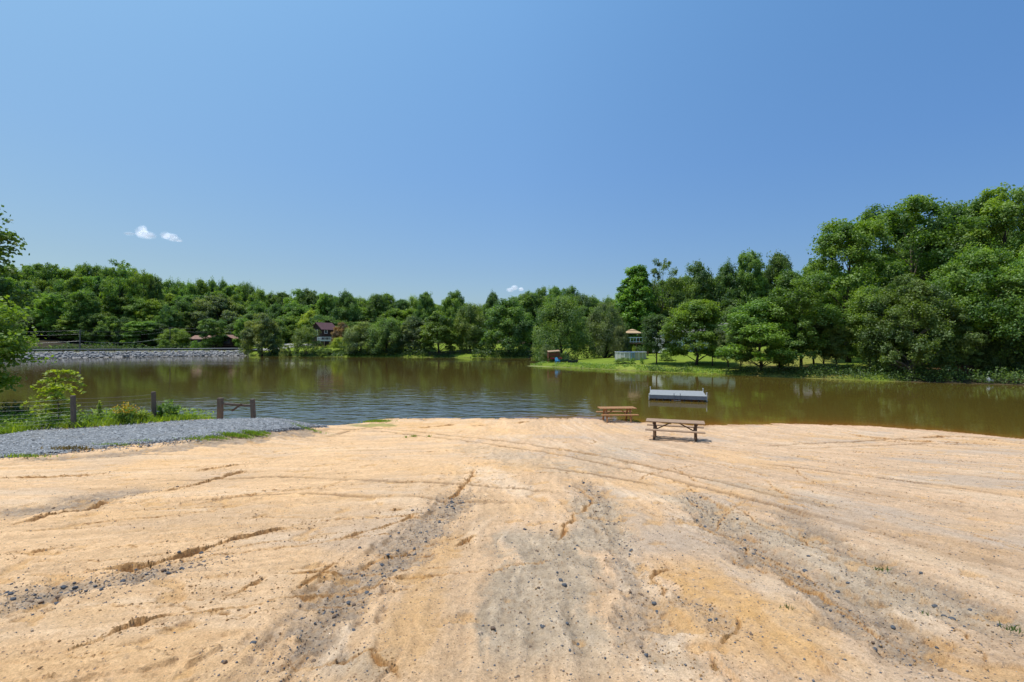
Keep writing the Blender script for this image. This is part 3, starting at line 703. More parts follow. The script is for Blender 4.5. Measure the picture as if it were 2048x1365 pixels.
def tree_proto(kind, seed, fine=False):
    k = dict(KINDS[kind])
    if fine: k['ls'] *= .78; k['lpc'] = int(k['lpc'] * 1.5)
    r = np.random.default_rng(seed)
    lob = []; tries = 0
    while len(lob) < k['lobes'] and tries < 4000:
        tries += 1
        t = r.random() ** .9; th = r.random() * 2 * PI
        rad = k['env'](t) * k['w'] / 2
        rf = math.sqrt(r.random()) if r.random() < .35 else .72 + .28 * r.random()
        p = np.array([math.cos(th) * rad * rf, math.sin(th) * rad * rf, k['cb'] + (1 - k['cb']) * t * .97])
        q = [np.linalg.norm((p - o) * np.array([1, 1, 1.1])) for o in lob]
        if q and min(q) < k['lr'] * .58: continue
        lob.append(p)
    cen = []; siz = []; nb = []; tint = []
    for p in lob:
        lr = k['lr'] * ((.7 + .6 * r.random()) if kind != 'cone' else 1.0)
        lt = .47 + .30 * r.normal()
        for c in range(k['cpl']):
            d = r.normal(size=3); d /= np.linalg.norm(d); d[2] = abs(d[2]) * .9 if r.random() < .75 else d[2]
            cc = p + d * lr * (.55 + .5 * r.random()) * np.array([1, 1, k['flat']])
            cr = lr * (.38 + .3 * r.random()); n = int(k['lpc'] * (.6 + .8 * r.random()))
            g = r.normal(size=(n, 3)); g /= np.linalg.norm(g, axis=1)[:, None]; g *= (r.random((n, 1)) ** .45)
            g[:, 2] *= .9 if kind != 'willow' else 1.25
            pts = cc + g * cr
            if kind == 'willow': pts[:, 2] -= np.abs(r.normal(size=n)) * cr * .7
            cen.append(pts); siz.append(k['ls'] * (.65 + .7 * r.random(n)))
            o = d * .6 + g * .5; o[:, 2] += .62; nb.append(o)
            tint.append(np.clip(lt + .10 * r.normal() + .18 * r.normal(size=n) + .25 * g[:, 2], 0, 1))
    cen = np.concatenate(cen); cen[:, 2] = np.maximum(cen[:, 2], .004)
    siz = np.concatenate(siz); nb = np.concatenate(nb); tint = np.concatenate(tint)
    top = np.percentile(cen[:, 2], 98.8); cen[:, 2] *= 1.0 / top
    half = np.percentile(np.abs(cen[:, :2]), 91)
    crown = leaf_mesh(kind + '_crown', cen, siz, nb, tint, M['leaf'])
    # trunk with limbs reaching the lobes
    mb = MB(); h = .86 if kind != 'shrub' else .35
    R0 = {'oak': .021, 'tall': .013, 'cone': .014, 'airy': .010, 'willow': .018, 'shrub': .012, 'young': .012, 'slim': .010, 'lofty': .016}[kind]
    wob = [np.array([r.normal() * .012, r.normal() * .012, 0]) * (i > 0) for i in range(7)]
    tp = [np.array([0, 0, h * i / 6]) + wob[i] for i in range(7)]
    tp[0][2] = -.02
    tr = [R0 * 1.45, R0 * 1.02, R0 * .88, R0 * .74, R0 * .55, R0 * .36, R0 * .12]
    mb.tube(tp, tr, 9)
    for p in lob[:26]:
        if p[2] < k['cb'] * .9: continue
        z0 = max(k['cb'] * .55, p[2] - .16 - .25 * math.hypot(p[0], p[1])); z0 = min(z0, h * .92)
        f = z0 / h * 6; i = int(min(5, f)); a = tp[i] + (tp[i + 1] - tp[i]) * (f - i); ra = max(.0015, (tr[i] + (tr[i + 1] - tr[i]) * (f - i)) * .45)
        mid = (a + p) / 2 + np.array([0, 0, .025])
        mb.tube([a, mid, p], [ra, ra * .6, ra * .2], 5, False)
    trunk = mb.mesh(kind + '_trunk', True); trunk.materials.append(M['bark'])
    return crown, trunk, half

PROTO = {k: [tree_proto(k, 100 + 17 * i + s) for s in range(n)] for i, (k, n) in enumerate([('oak', 3), ('tall', 4), ('cone', 2), ('airy', 2), ('willow', 3), ('shrub', 3), ('young', 2), ('slim', 2), ('lofty', 2)])}

PROTO_FINE = {k: [tree_proto(k, 600 + 17 * i + s_, True) for s_ in range(n)] for i, (k, n) in enumerate([('oak', 3), ('airy', 1), ('willow', 2), ('shrub', 1), ('young', 2), ('slim', 2), ('lofty', 2)])}
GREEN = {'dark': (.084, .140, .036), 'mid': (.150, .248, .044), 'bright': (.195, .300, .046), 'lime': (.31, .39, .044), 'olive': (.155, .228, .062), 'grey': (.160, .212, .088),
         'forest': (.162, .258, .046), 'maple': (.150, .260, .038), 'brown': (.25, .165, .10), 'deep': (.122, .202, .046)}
TREES = []
def tree(px, top, wid, d, kind, tint, label, group=None, v=None, base=None, lean=0, name='tree', bark=None, h_extra=0.0):
    x, y = at(px, d)
    zb = H1(x, y) if base is None else base
    h = max(1.0, zpy(top, d) - zb) + h_extra
    bank = PROTO_FINE if d < 97 and kind in PROTO_FINE else PROTO
    pr = bank[kind][random.randrange(len(bank[kind])) if v is None else v % len(bank[kind])]
    half_m = wid * (1 if group else .84) / 2 / F * d
    sxy = half_m / pr[2]
    root = empty(name, (x, y, zb - .05), label, 'shrub' if name in ('shrub', 'bush') else 'tree', group, random.random() * 2 * PI, (sxy, sxy * (.9 + .2 * random.random()), h))
    if lean: root.rotation_euler[1] = lean; root.rotation_euler[2] = 0
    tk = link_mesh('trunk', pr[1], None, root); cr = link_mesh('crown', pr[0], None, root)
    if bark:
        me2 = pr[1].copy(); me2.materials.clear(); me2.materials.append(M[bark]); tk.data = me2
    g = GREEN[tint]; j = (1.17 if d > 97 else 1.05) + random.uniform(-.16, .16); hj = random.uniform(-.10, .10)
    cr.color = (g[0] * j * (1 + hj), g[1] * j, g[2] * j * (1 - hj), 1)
    TREES.append(root)
    return root

# --- wood behind the dam and along the far skyline
SKY = np.array([(-120, 532), (-60, 530), (0, 538), (30, 536), (60, 541), (100, 535), (140, 541), (170, 533), (205, 540), (262, 546), (300, 556), (330, 562), (370, 577), (395, 570), (430, 562), (460, 563), (477, 577), (492, 573), (520, 583),
       (545, 590), (565, 585), (590, 582), (625, 586), (650, 588), (690, 590), (735, 592), (775, 589), (810, 596), (840, 602), (880, 606), (945, 612), (1000, 606), (1030, 600), (1060, 588), (1085, 582), (1120, 578), (1150, 586), (1180, 595), (1215, 595),
       (1250, 590), (1300, 560), (1360, 545), (1400, 545), (1440, 548), (1470, 540), (1500, 530), (1530, 530), (1570, 530), (1600, 545), (1640, 540), (1680, 500), (1720, 480), (1780, 450), (1850, 430), (1900, 425), (1950, 425), (2000, 420), (2060, 420), (2140, 420)], float)
GA = 'trees of the wood behind the dam'; GB_ = 'trees on the wooded skyline beyond the far shore'; GC = 'trees of the wood rising behind the lawn'
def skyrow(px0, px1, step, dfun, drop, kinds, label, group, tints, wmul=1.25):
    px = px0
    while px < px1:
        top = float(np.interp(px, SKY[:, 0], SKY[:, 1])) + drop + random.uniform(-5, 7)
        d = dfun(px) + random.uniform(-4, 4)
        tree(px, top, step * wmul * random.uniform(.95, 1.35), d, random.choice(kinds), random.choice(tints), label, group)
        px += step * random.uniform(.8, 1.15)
LA = 'tall slender broadleaf tree packed in the dense wood behind the dam road'
LB = 'round crowned tree of the wooded skyline behind the far shoreline trees'
LC = 'leafy tree of the wood rising behind the lakeside lawn'
skyrow(-70, 470, 21, lambda p: 196, 0, ['tall', 'oak', 'oak'], LA, GA, ['forest', 'forest', 'bright', 'mid'], 1.5)
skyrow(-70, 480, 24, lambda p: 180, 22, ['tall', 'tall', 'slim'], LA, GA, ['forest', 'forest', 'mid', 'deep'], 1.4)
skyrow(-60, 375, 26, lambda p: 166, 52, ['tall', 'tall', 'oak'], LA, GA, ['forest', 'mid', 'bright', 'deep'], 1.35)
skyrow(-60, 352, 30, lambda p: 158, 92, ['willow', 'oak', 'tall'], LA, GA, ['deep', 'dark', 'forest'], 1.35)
skyrow(470, 1250, 27, lambda p: 196, 2, ['oak', 'oak', 'willow'], LB, GB_, ['forest', 'deep', 'mid'], 1.5)
skyrow(480, 1250, 33, lambda p: 180, 24, ['oak', 'tall', 'oak'], LB, GB_, ['forest', 'deep', 'mid', 'olive'], 1.45)
skyrow(505, 1220, 38, lambda p: 168, 50, ['oak', 'willow', 'oak'], LB, GB_, ['deep', 'dark', 'forest'], 1.45)
skyrow(1240, 1660, 34, lambda p: 125, 14, ['oak', 'tall', 'oak'], LC, GC, ['forest', 'deep', 'mid'], 1.45)
skyrow(1250, 1680, 42, lambda p: 112, 52, ['oak', 'oak', 'willow'], LC, GC, ['deep', 'dark', 'forest'], 1.5)
skyrow(1700, 2180, 52, lambda p: 82, 42, ['oak', 'tall', 'oak'], LC, GC, ['forest', 'mid', 'deep'], 1.5)
skyrow(1740, 2180, 60, lambda p: 74, 150, ['oak', 'willow'], LC, GC, ['deep', 'dark', 'forest'], 1.5)
skyrow(1860, 2180, 70, lambda p: 66, 255, ['willow', 'oak'], LC, GC, ['dark', 'deep'], 1.3)

# --- trees one can tell apart, far side (photo bearing, top, width, distance)
tree(240, 524, 62, 168, 'airy', 'forest', 'tallest tree of the dam wood, open layered crown standing above the skyline', v=0)
tree(285, 546, 40, 170, 'airy', 'forest', 'open topped tree beside the tallest tree of the dam wood', v=1)
tree(310, 558, 30, 172, 'tall', 'deep', 'narrow tree stepping down from the tallest tree of the dam wood')
tree(100, 590, 46, 158, 'tall', 'bright', 'light green columnar tree at the front of the dam wood')
tree(165, 585, 48, 157, 'tall', 'mid', 'mid green columnar tree in front of the dam wood, near a bare pole')
tree(432, 596, 100, 174, 'oak', 'grey', 'big domed grey green tree over the low brown house', v=1)
tree(365, 604, 60, 168, 'oak', 'deep', 'broad dark tree behind the utility pole by the low house')
tree(524, 632, 70, 141, 'oak', 'grey', 'low round grey green tree at the end of the dam', v=0)
tree(485, 640, 28, 152, 'tall', 'maple', 'small fresh green tree between the low brown house and round tree')
tree(622, 624, 48, 167, 'oak', 'lime', 'yellow green rounded tree above the dark brown house', v=2)
tree(585, 634, 50, 168, 'oak', 'maple', 'light green tree behind the far lawn, beside the yellow green one', v=1)
tree(614, 655, 52, 136, 'shrub', 'olive', 'large bushy shoreline tree in front of the dark brown house', v=0)
tree(570, 690, 22, 137, 'shrub', 'grey', 'small grey green bush low on the far lawn', name='shrub', v=2)
tree(683, 648, 38, 146, 'oak', 'brown', 'small reddish brown leaved tree beside the dark brown house', v=0)
tree(680, 676, 34, 138, 'shrub', 'lime', 'bright lime green bush on the far bank below the brown tree', name='shrub', v=1)
tree(648, 697, 34, 134, 'shrub', 'dark', 'low dark bush at the water below the white deck', name='shrub', v=2)
tree(692, 588, 60, 172, 'oak', 'deep', 'dark rounded tree rising behind the reddish brown tree', v=2)
tree(652, 590, 34, 172, 'tall', 'bright', 'bright green upright tree on the skyline above the brown house')
tree(722, 648, 66, 135, 'willow', 'grey', 'grey green drooping tree on the far bank beside the brown tree', v=0)
tree(775, 640, 74, 135, 'willow', 'olive', 'olive drooping shoreline tree with thin pale stems', v=1)
tree(828, 636, 66, 136, 'oak', 'grey', 'grey green round tree on the far shore next to the lone dark trunk', v=2)
tree(877, 628, 72, 131, 'young', 'mid', 'spreading shoreline tree with dark trunk in front of sunlit lawn', v=0)
tree(940, 612, 66, 134, 'willow', 'olive', 'tall olive shoreline tree between lone trunk tree and dark oak', v=2)
tree(1018, 602, 96, 128, 'oak', 'deep', 'large dark oak on the far shore by the inlet', v=0)
tree(755, 592, 60, 176, 'oak', 'deep', 'broad flat topped tree on the middle of the far skyline', v=1)
tree(852, 588, 44, 176, 'oak', 'forest', 'round skyline tree with flat open top before the gap', v=1)
tree(910, 587, 58, 176, 'oak', 'forest', 'dome shaped skyline tree between two sky gaps', v=0)
tree(985, 589, 40, 180, 'oak', 'deep', 'small round skyline tree under the little white cloud', v=2)
tree(1110, 578, 60, 150, 'oak', 'forest', 'tall tree on the skyline rising above the olive inlet tree', v=1)
tree(1062, 590, 50, 150, 'tall', 'deep', 'dark upright tree at the back of the inlet')
tree(1122, 598, 108, 94, 'willow', 'olive', 'big olive green drooping tree on the grassy point', v=0)
tree(1212, 612, 84, 96, 'willow', 'grey', 'grey green full crowned tree beside the tan gazebo', v=1)
tree(1272, 539, 86, 110, 'cone', 'maple', 'tall dense pyramid shaped green tree behind the gazebo', v=0)
tree(1325, 522, 66, 112, 'airy', 'deep', 'tall sparse tree with see-through top beside the pyramid tree', v=0)
tree(1392, 536, 92, 112, 'oak', 'deep', 'large dark dome of a tree behind the white house', v=0)
tree(1455, 535, 70, 110, 'oak', 'deep', 'dark pointed tree between the dome tree and twin topped tree', v=2)
tree(1500, 510, 56, 108, 'tall', 'forest', 'upright tree with highest top left of the tall lawn trees', v=1)
tree(1556, 513, 78, 108, 'oak', 'deep', 'tree with thinning brownish top above the lawn', v=1)
tree(1313, 632, 56, 74.5, 'slim', 'dark', 'small dark tree with thin straight trunk in front of the pool', v=0)
tree(1392, 604, 106, 71, 'young', 'bright', 'bright green layered shoreline tree in front of the white house', v=1)
tree(1457, 655, 46, 66.5, 'airy', 'grey', 'small leaning tree with thin grey crown on the bank', v=1, lean=-.16)
tree(1522, 606, 140, 62, 'young', 'mid', 'rounded olive shoreline tree with several thin stems', v=0)
tree(1602, 545, 120, 60, 'slim', 'mid', 'tall thin tree with straight dark trunk before the grey roofed shed', v=1)
tree(1648, 640, 62, 60, 'slim', 'mid', 'low leafy sapling beside the thick double trunk', v=0)
tree(1697, 446, 160, 66, 'lofty', 'maple', 'large tree with thick double trunk standing on the lawn', v=0)
tree(1825, 402, 190, 72, 'lofty', 'maple', 'great spreading tree rising above the dark shoreline oak', v=1)
tree(1925, 412, 130, 73, 'lofty', 'deep', 'dark upright tree on the skyline between the two tallest bank trees', v=0)
tree(2010, 392, 190, 70, 'lofty', 'bright', 'tallest tree of the bank, filling the end of the skyline', v=1)
tree(1482, 638, 52, 63, 'slim', 'olive', 'slender sapling between the leaning tree and the rounded olive tree', v=1)
tree(1558, 632, 58, 61.5, 'slim', 'mid', 'slender sapling close to the straight dark trunk', v=0)
tree(1578, 655, 38, 60, 'slim', 'olive', 'smallest thin sapling at the foot of the straight dark trunk', v=1)
tree(1628, 600, 78, 63, 'slim', 'mid', 'thin young tree beyond the straight dark trunk, before the double trunk', v=1)
tree(1672, 655, 50, 58.5, 'slim', 'olive', 'thin sapling in front of the thick double trunk', v=0)
tree(1425, 660, 46, 69, 'slim', 'mid', 'low slender tree beside the bright layered shoreline tree', v=0)
tree(1742, 578, 92, 58, 'young', 'bright', 'light green shoreline sapling with slender pale trunk', v=1, bark='bark_pale')
tree(1825, 560, 150, 54, 'oak', 'deep', 'dark shoreline oak with forked pale trunk at the water', v=0, bark='bark_pale')
tree(1960, 505, 190, 55, 'oak', 'bright', 'wide bright green tree overhanging the bank', v=2)
tree(2065, 520, 170, 53, 'oak', 'bright', 'bright green tree at the end of the bank beyond the wide one', v=0)
tree(1930, 650, 66, 52, 'airy', 'olive', 'thin understorey tree with sparse crown under the wide bright tree', v=1)
tree(2000, 650, 90, 52.5, 'willow', 'dark', 'dark low tree over the water beside the white chair', v=2)
tree(1985, 560, 60, 57, 'slim', 'dark', 'slanting dark trunked tree in the shade of the bank', v=1, lean=.13)
tree(1095, 690, 30, 88, 'shrub', 'grey', 'grey green bush on the point beside the shelter', name='shrub', v=0)
tree(1248, 726, 34, 77.5, 'shrub', 'olive', 'low olive bush on the lawn below the pool', name='shrub', v=1)
tree(1266, 731, 10, 76, 'shrub', 'bright', 'tiny bright green bush on the lawn by the olive bush', name='shrub', v=2)
tree(1284, 732, 9, 75.5, 'shrub', 'mid', 'tiny mid green bush under the dark pool side tree', name='shrub', v=0)
tree(1335, 702, 28, 78, 'shrub', 'mid', 'bush by the thin trunked tree, beside the pool wall', name='shrub', v=1)
tree(390, 682, 14, 149, 'shrub', 'maple', 'pale green bush between utility pole and low house', name='shrub', v=2)
tree(330, 680, 22, 150, 'shrub', 'maple', 'fresh green bush beside the foot of the utility pole', name='shrub', v=1)
tree(414, 683, 14, 149, 'shrub', 'mid', 'small bush in front of the low brown house', name='shrub', v=0)

tree(427, 640, 50, 150, 'slim', 'deep', 'dark slender tree standing right in front of the low brown house', v=0)
tree(1240, 655, 34, 90.5, 'willow', 'grey', 'slim grey green tree screening the near side of the gazebo', v=0)
tree(1252, 688, 22, 91.5, 'shrub', 'deep', 'dark bush growing under the near corner of the raised deck', name='shrub', v=0)
tree(1277, 692, 24, 90, 'shrub', 'dark', 'dark bush between the pool and the raised deck', name='shrub', v=0)
tree(1268, 692, 9, 88.5, 'shrub', 'lime', 'bright yellow green potted looking bush behind the pool rim', name='shrub', v=0)
# --- tall tree and maple at the near end of the fence
def near_tree(name, label, x, y, h, rad, n_lobes, leaf, tint, zlo, zhi, seed, bark='bark'):
    r = np.random.default_rng(seed); zb = H1(x, y)
    root = empty(name, (x, y, zb), label, 'tree')
    cen = []; siz = []; nb = []; tn = []; lob = []
    for i in range(n_lobes):
        th = r.random() * 2 * PI; t = r.random(); z = zlo + (zhi - zlo) * t
        rr = rad * (math.sin(PI * (.15 + .8 * t)) ** .6) * (.55 + .5 * r.random())
        p = np.array([math.cos(th) * rr, math.sin(th) * rr, z]); lob.append(p); lt = .5 + .2 * r.normal()
        for c in range(9):
            d = r.normal(size=3) * np.array([1, 1, .55]); cc = p + d * .38
            m_ = 34; g = r.normal(size=(m_, 3)) * np.array([.24, .24, .10])
            cen.append(cc + g); siz.append(leaf * (.7 + .6 * r.random(m_))); o = g * 1.2; o[:, 2] += .9; nb.append(o)
            tn.append(np.clip(lt + .15 * r.normal(size=m_), 0, 1))
    cm = leaf_mesh('crown', np.concatenate(cen), np.concatenate(siz), np.concatenate(nb), np.concatenate(tn), M['leaf'], .8)
    mb = MB(); tp = [Vector((.05 * math.sin(i), .06 * math.cos(i * 2), h * .85 * i / 6 - (.2 if i == 0 else 0))) for i in range(7)]
    mb.tube(tp, [h * .022 * (1.3 - .19 * i) for i in range(7)], 10)
    for p in lob:
        z0 = max(zlo * .6, p[2] - 1.0); i = min(5, int(z0 / (h * .85) * 6)); mb.tube([tp[i], (tp[i] + Vector(p)) / 2 + Vector((0, 0, .3)), Vector(p)], [h * .007, h * .004, .012], 5, False)
    link_mesh('trunk', mb.mesh('trunk', True), M[bark], root)
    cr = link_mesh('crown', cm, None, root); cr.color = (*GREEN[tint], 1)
    return root
near_tree('tree', 'dark leafy tall tree at the edge of the view beyond the fence', -26.0, 21.0, 10.6, 3.3, 85, .17, 'deep', 4.0, 9.9, 5)
near_tree('maple_tree', 'sunlit yellow green maple with low branches by the wire fence', -21.9, 18.7, 5.2, 1.95, 80, .15, 'bright', 1.5, 5.0, 9)

# ------------------------------------------------------------------ plants along the fence
def stem_plant(name, label, cat, px, py_base, d, hgt, spread, leaves, leaf, tint, seed, kind='bush', flowers=None):
    r = np.random.default_rng(seed); x, y = at(px, d); zb = H1(x, y)
    root = empty(name, (x, y, zb), label, cat); mb = MB(); cen = []; siz = []; nb = []
    if kind == 'sapling':           # upright stem with long arching leaf fronds
        stem = [Vector((.10 * math.sin(i * 1.1), .05 * i / 6, hgt * .86 * i / 6)) for i in range(7)]
        mb.tube(stem, [.026, .024, .021, .017, .013, .009, .004], 7)
        for k in range(36):
            t = .20 + .80 * r.random(); z0 = hgt * .86 * t; th = r.random() * 2 * PI; ln = spread * (.6 + .5 * r.random()) * (1.15 - .5 * t)
            i = min(5, int(t * 6)); a = stem[i].lerp(stem[i + 1], t * 6 - i)
            pts = []
            for s in range(9):
                u = s / 8; pts.append(a + Vector((math.cos(th) * ln * u, math.sin(th) * ln * u, ln * (.62 * u - .62 * u * u * (1 + .4 * r.random())))))
            mb.tube(pts, [.006 * (1 - .08 * s) for s in range(9)], 4, False)
            for s in range(1, 9):
                for sd_ in (-1, 1, -1, 1):
                    p = pts[s] + Vector((-math.sin(th) * sd_, math.cos(th) * sd_, 0)) * .07 * r.random() + Vector(r.normal(size=3) * .02)
                    cen.append(tuple(p)); siz.append(leaf * (.7 + .6 * r.random())); nb.append((0, 0, 1.3))
    else:
        for k in range(int(leaves / 60) + 8):
            th = r.random() * 2 * PI; rr = spread * math.sqrt(r.random()); hh = hgt * (1 - .55 * (rr / spread) ** 2) * (.7 + .35 * r.random())
            tip = Vector((math.cos(th) * rr, math.sin(th) * rr, hh)); a = Vector((math.cos(th) * rr * .3, math.sin(th) * rr * .3, -.03))
            mb.tube([a, a.lerp(tip, .5) + Vector((0, 0, .04)), tip], [.008, .006, .003], 4, False)
            m_ = 60
            for q in range(m_):
                u = .12 + .88 * r.random(); p = a.lerp(tip, u) + Vector(r.normal(size=3) * spread * .12)
                cen.append((p.x, p.y, max(.02, p.z))); siz.append(leaf * (.6 + .8 * r.random())); nb.append((math.cos(th) * .4, math.sin(th) * .4, .9))
    cen = np.array(cen); n = len(cen)
    link_mesh('stem', mb.mesh('stem'), M['bark'], root)
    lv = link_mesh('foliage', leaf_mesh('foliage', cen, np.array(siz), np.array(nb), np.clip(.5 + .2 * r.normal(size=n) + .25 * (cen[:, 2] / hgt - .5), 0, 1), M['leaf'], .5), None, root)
    lv.color = (*GREEN[tint], 1)
    if flowers:
        k = r.choice(n, 1500); fc = cen[k]; keep = (fc[:, 2] > hgt * .5); fc = fc[keep] + r.normal(size=(keep.sum(), 3)) * .03 + np.array([0, 0, .06])
        fl = link_mesh('blossoms', leaf_mesh('blossoms', fc, np.full(len(fc), .055), np.tile([0, 0, 1.], (len(fc), 1)), r.random(len(fc)), M['flower'], .9), None, root)
    return root
M['flower'] = foliage('yellow_flower', .2, .6, fixed=(.55, .34, .012))
stem_plant('sapling', 'bright green sapling with long arching fronds behind the first fence post', 'sapling', 113, 850, 18.7, 2.45, 1.12, 0, .165, 'lime', 31, 'sapling')
stem_plant('flowering_plant', 'yellow flowered bushy weed between the two fence posts', 'plant', 250, 850, 19.0, .82, .52, 1500, .085, 'bright', 32, flowers=True)
stem_plant('weed_clump', 'soft green weed clump between the yellow flowers and second post', 'plant', 284, 850, 19.3, .52, .42, 1100, .07, 'lime', 33)
stem_plant('shrub', 'open green shrub just past the second fence post', 'shrub', 337, 846, 20.2, .98, .42, 620, .12, 'maple', 34)
stem_plant('shrub', 'dark rounded shrub low beside the water behind the wire', 'shrub', 24, 846, 19.5, .85, .62, 2400, .085, 'dark', 35)
stem_plant('vine', 'thin pale vine standing alone between the fence posts', 'plant', 199, 850, 19.0, .98, .08, 20, .10, 'lime', 36)
stem_plant('weed_clump', 'low bright weed patch at the foot of the first fence post', 'plant', 165, 856, 18.4, .55, .5, 1100, .08, 'bright', 37)
stem_plant('weed_clump', 'leafy weed clump under the arching sapling', 'plant', 92, 856, 18.1, .5, .6, 1500, .09, 'bright', 38)

# grass and weeds on the verge, tufts on the sand
def blades(name, pts, hgt, wid, label, tintcol, mat=None):
    n = len(pts); r = rng
    x, y = pts[:, 0], pts[:, 1]; z = np.array([0.]) if n == 0 else near_base(x, y) + .02
    th = r.random(n) * 2 * PI; ln = hgt * (.5 + .9 * r.random(n)); w = wid * (.6 + .8 * r.random(n)); lean = r.normal(size=(n, 2)) * .45
    b = np.stack([x, y, z], 1); t = np.stack([np.cos(th), np.sin(th), th * 0], 1)
    V = np.empty((n, 4, 3)); tip = b + np.stack([lean[:, 0] * ln, lean[:, 1] * ln, ln], 1)
    V[:, 0] = b - t * w[:, None] * .5; V[:, 1] = b + t * w[:, None] * .5
    V[:, 2] = tip + t * w[:, None] * .12; V[:, 3] = tip - t * w[:, None] * .12
    me = np_mesh(name, V.reshape(-1, 3), np.arange(n * 4).reshape(-1, 4)); set_float(me, 'tint', np.clip(.5 + .25 * r.normal(size=n), 0, 1), 'FACE')
    o = link_mesh(name, me, mat or M['leaf']); o.color = (*tintcol, 1)
    return tag(o, label, 'grass', kind='stuff')
bx = rng.uniform(-32, -9.6, 60000); by = rng.uniform(16.5, 24.5, 60000)
bt = np.interp(bx, TOPP[:, 0], TOPP[:, 1]); k = (by > bt - .05 + .25 * fbm(bx * 2, by * 2, 3, 203)) & (by < bt + 3.2) & (bx < -13.9 + .5 * rng.random(len(bx)))
blades('grass', np.stack([bx[k], by[k]], 1), .20, .035, 'short green grass and weeds along the gravel edge', (.29, .39, .04))
# leafy weeds mixed in
k2 = k & (by > bt + .35) & (fbm(bx * .8, by * .8, 3, 77) > -.15)
wp = np.stack([bx[k2], by[k2]], 1)[:9000]; wz = near_base(wp[:, 0], wp[:, 1]) + rng.random(len(wp)) ** 1.5 * .50
o = link_mesh('weeds', leaf_mesh('weeds', np.column_stack([wp, wz]), .10 * (.6 + .8 * rng.random(len(wp))), np.tile([0, 0, .9], (len(wp), 1)), np.clip(.5 + .25 * rng.normal(size=len(wp)), 0, 1), M['leaf']))
o.color = (.25, .36, .045, 1); tag(o, 'broad leafed weeds tangled along the fence line', 'weeds', kind='stuff')
tp = []
for (px, py, sx, sy, n) in [(470, 873, .55, .18, 900), (505, 869, .40, .16, 1000), (430, 878, .5, .12, 250), (530, 868, .3, .1, 120), (395, 880, .6, .15, 130), (700, 846, 1.0, .4, 900), (755, 844, .7, .3, 1100), (660, 850, 1.0, .25, 400), (610, 858, .8, .2, 250),
                           (828, 875, .12, .05, 60), (812, 877, .06, .04, 25), (858, 875, .08, .04, 30), (45, 916, .7, .15, 160), (225, 893, .5, .1, 140), (280, 885, .5, .1, 60)]:
    gx_, gy_ = ground_at(px, py); tp.append(np.stack([gx_ + rng.normal(size=n) * sx * .5, gy_ + rng.normal(size=n) * sy * .5], 1))
blades('grass_tufts', np.concatenate(tp), .075, .022, 'scattered green grass tufts at the sand and gravel margin', (.22, .32, .035))
tq = []
for (px, py, sx, sy, n) in [(1765, 1146, .07, .03, 40), (1575, 1225, .05, .04, 16), (2030, 1270, .05, .05, 24), (1850, 1235, .03, .03, 8)]:
    gx_, gy_ = ground_at(px, py); tq.append(np.stack([gx_ + rng.normal(size=n) * sx * .5, gy_ + rng.normal(size=n) * sy * .5], 1))
blades('grass_sprigs', np.concatenate(tq), .032, .008, 'tiny green grass sprigs on the bare slope', (.085, .14, .03))
gx_, gy_ = ground_at(138, 902); blades('dry_grass', np.stack([gx_ + rng.normal(size=260) * .28, gy_ + rng.normal(size=260) * .1], 1), .10, .03, 'small brown tuft of dead grass in the gravel', (.20, .13, .05))

# fringe of low growth on the far shore
pts = []; 
def along(i0, i1, n, inland, hmax, seed):
    r = np.random.default_rng(seed); P = LK[i0:i1 + 1]; seg = np.hypot(*np.diff(P, axis=0).T); cum = np.concatenate([[0], np.cumsum(seg)])
    s = r.random(n) * cum[-1]; x = np.interp(s, cum, P[:, 0]); y = np.interp(s, cum, P[:, 1]); off = inland * r.random(n) ** 1.3
    return x, y + off + .1, s, r
def fringe(name, i0, i1, n, inland, hmax, leaf, tint, label, seed, thr=-.3):
    x, y, s, r = along(i0, i1, n, inland, hmax, seed)
    k = fbm(x * .35, y * .35, 3, seed) > thr; x, y = x[k], y[k]
    clear_ = smooth(0, 1, np.minimum(np.abs(bearing_px(x, y) - 622) / 85, np.abs(bearing_px(x, y) - 893) / 42)) ** 6
    hm = hmax * np.where(y > 100, .12 + .88 * clear_, 1) * (.35 + .65 * np.clip(fbm(x * .5, y * .2, 3, seed + 3) + .5, 0, 1)); z = np.maximum(height(x, y), 0) + hm * r.random(len(x)) ** 1.3
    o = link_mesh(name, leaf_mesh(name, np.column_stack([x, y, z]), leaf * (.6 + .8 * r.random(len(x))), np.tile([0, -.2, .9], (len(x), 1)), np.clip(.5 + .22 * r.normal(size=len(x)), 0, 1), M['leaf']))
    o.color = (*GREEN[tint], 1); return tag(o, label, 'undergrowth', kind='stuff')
fringe('undergrowth', 14, 20, 16000, 3.0, .75, .17, 'dark', 'low green growth lining the near bank under the trees', 501, -.15)  # dark tint puts the shade of the overhanging trees into the leaf colour
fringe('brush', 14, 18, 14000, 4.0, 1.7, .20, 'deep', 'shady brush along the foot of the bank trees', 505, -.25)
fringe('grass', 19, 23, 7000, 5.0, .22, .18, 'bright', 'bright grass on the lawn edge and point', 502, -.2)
fringe('undergrowth', 24, 31, 16000, 5.5, 2.2, .42, 'dark', 'dark undergrowth along the foot of the far shore trees', 503, -.2)
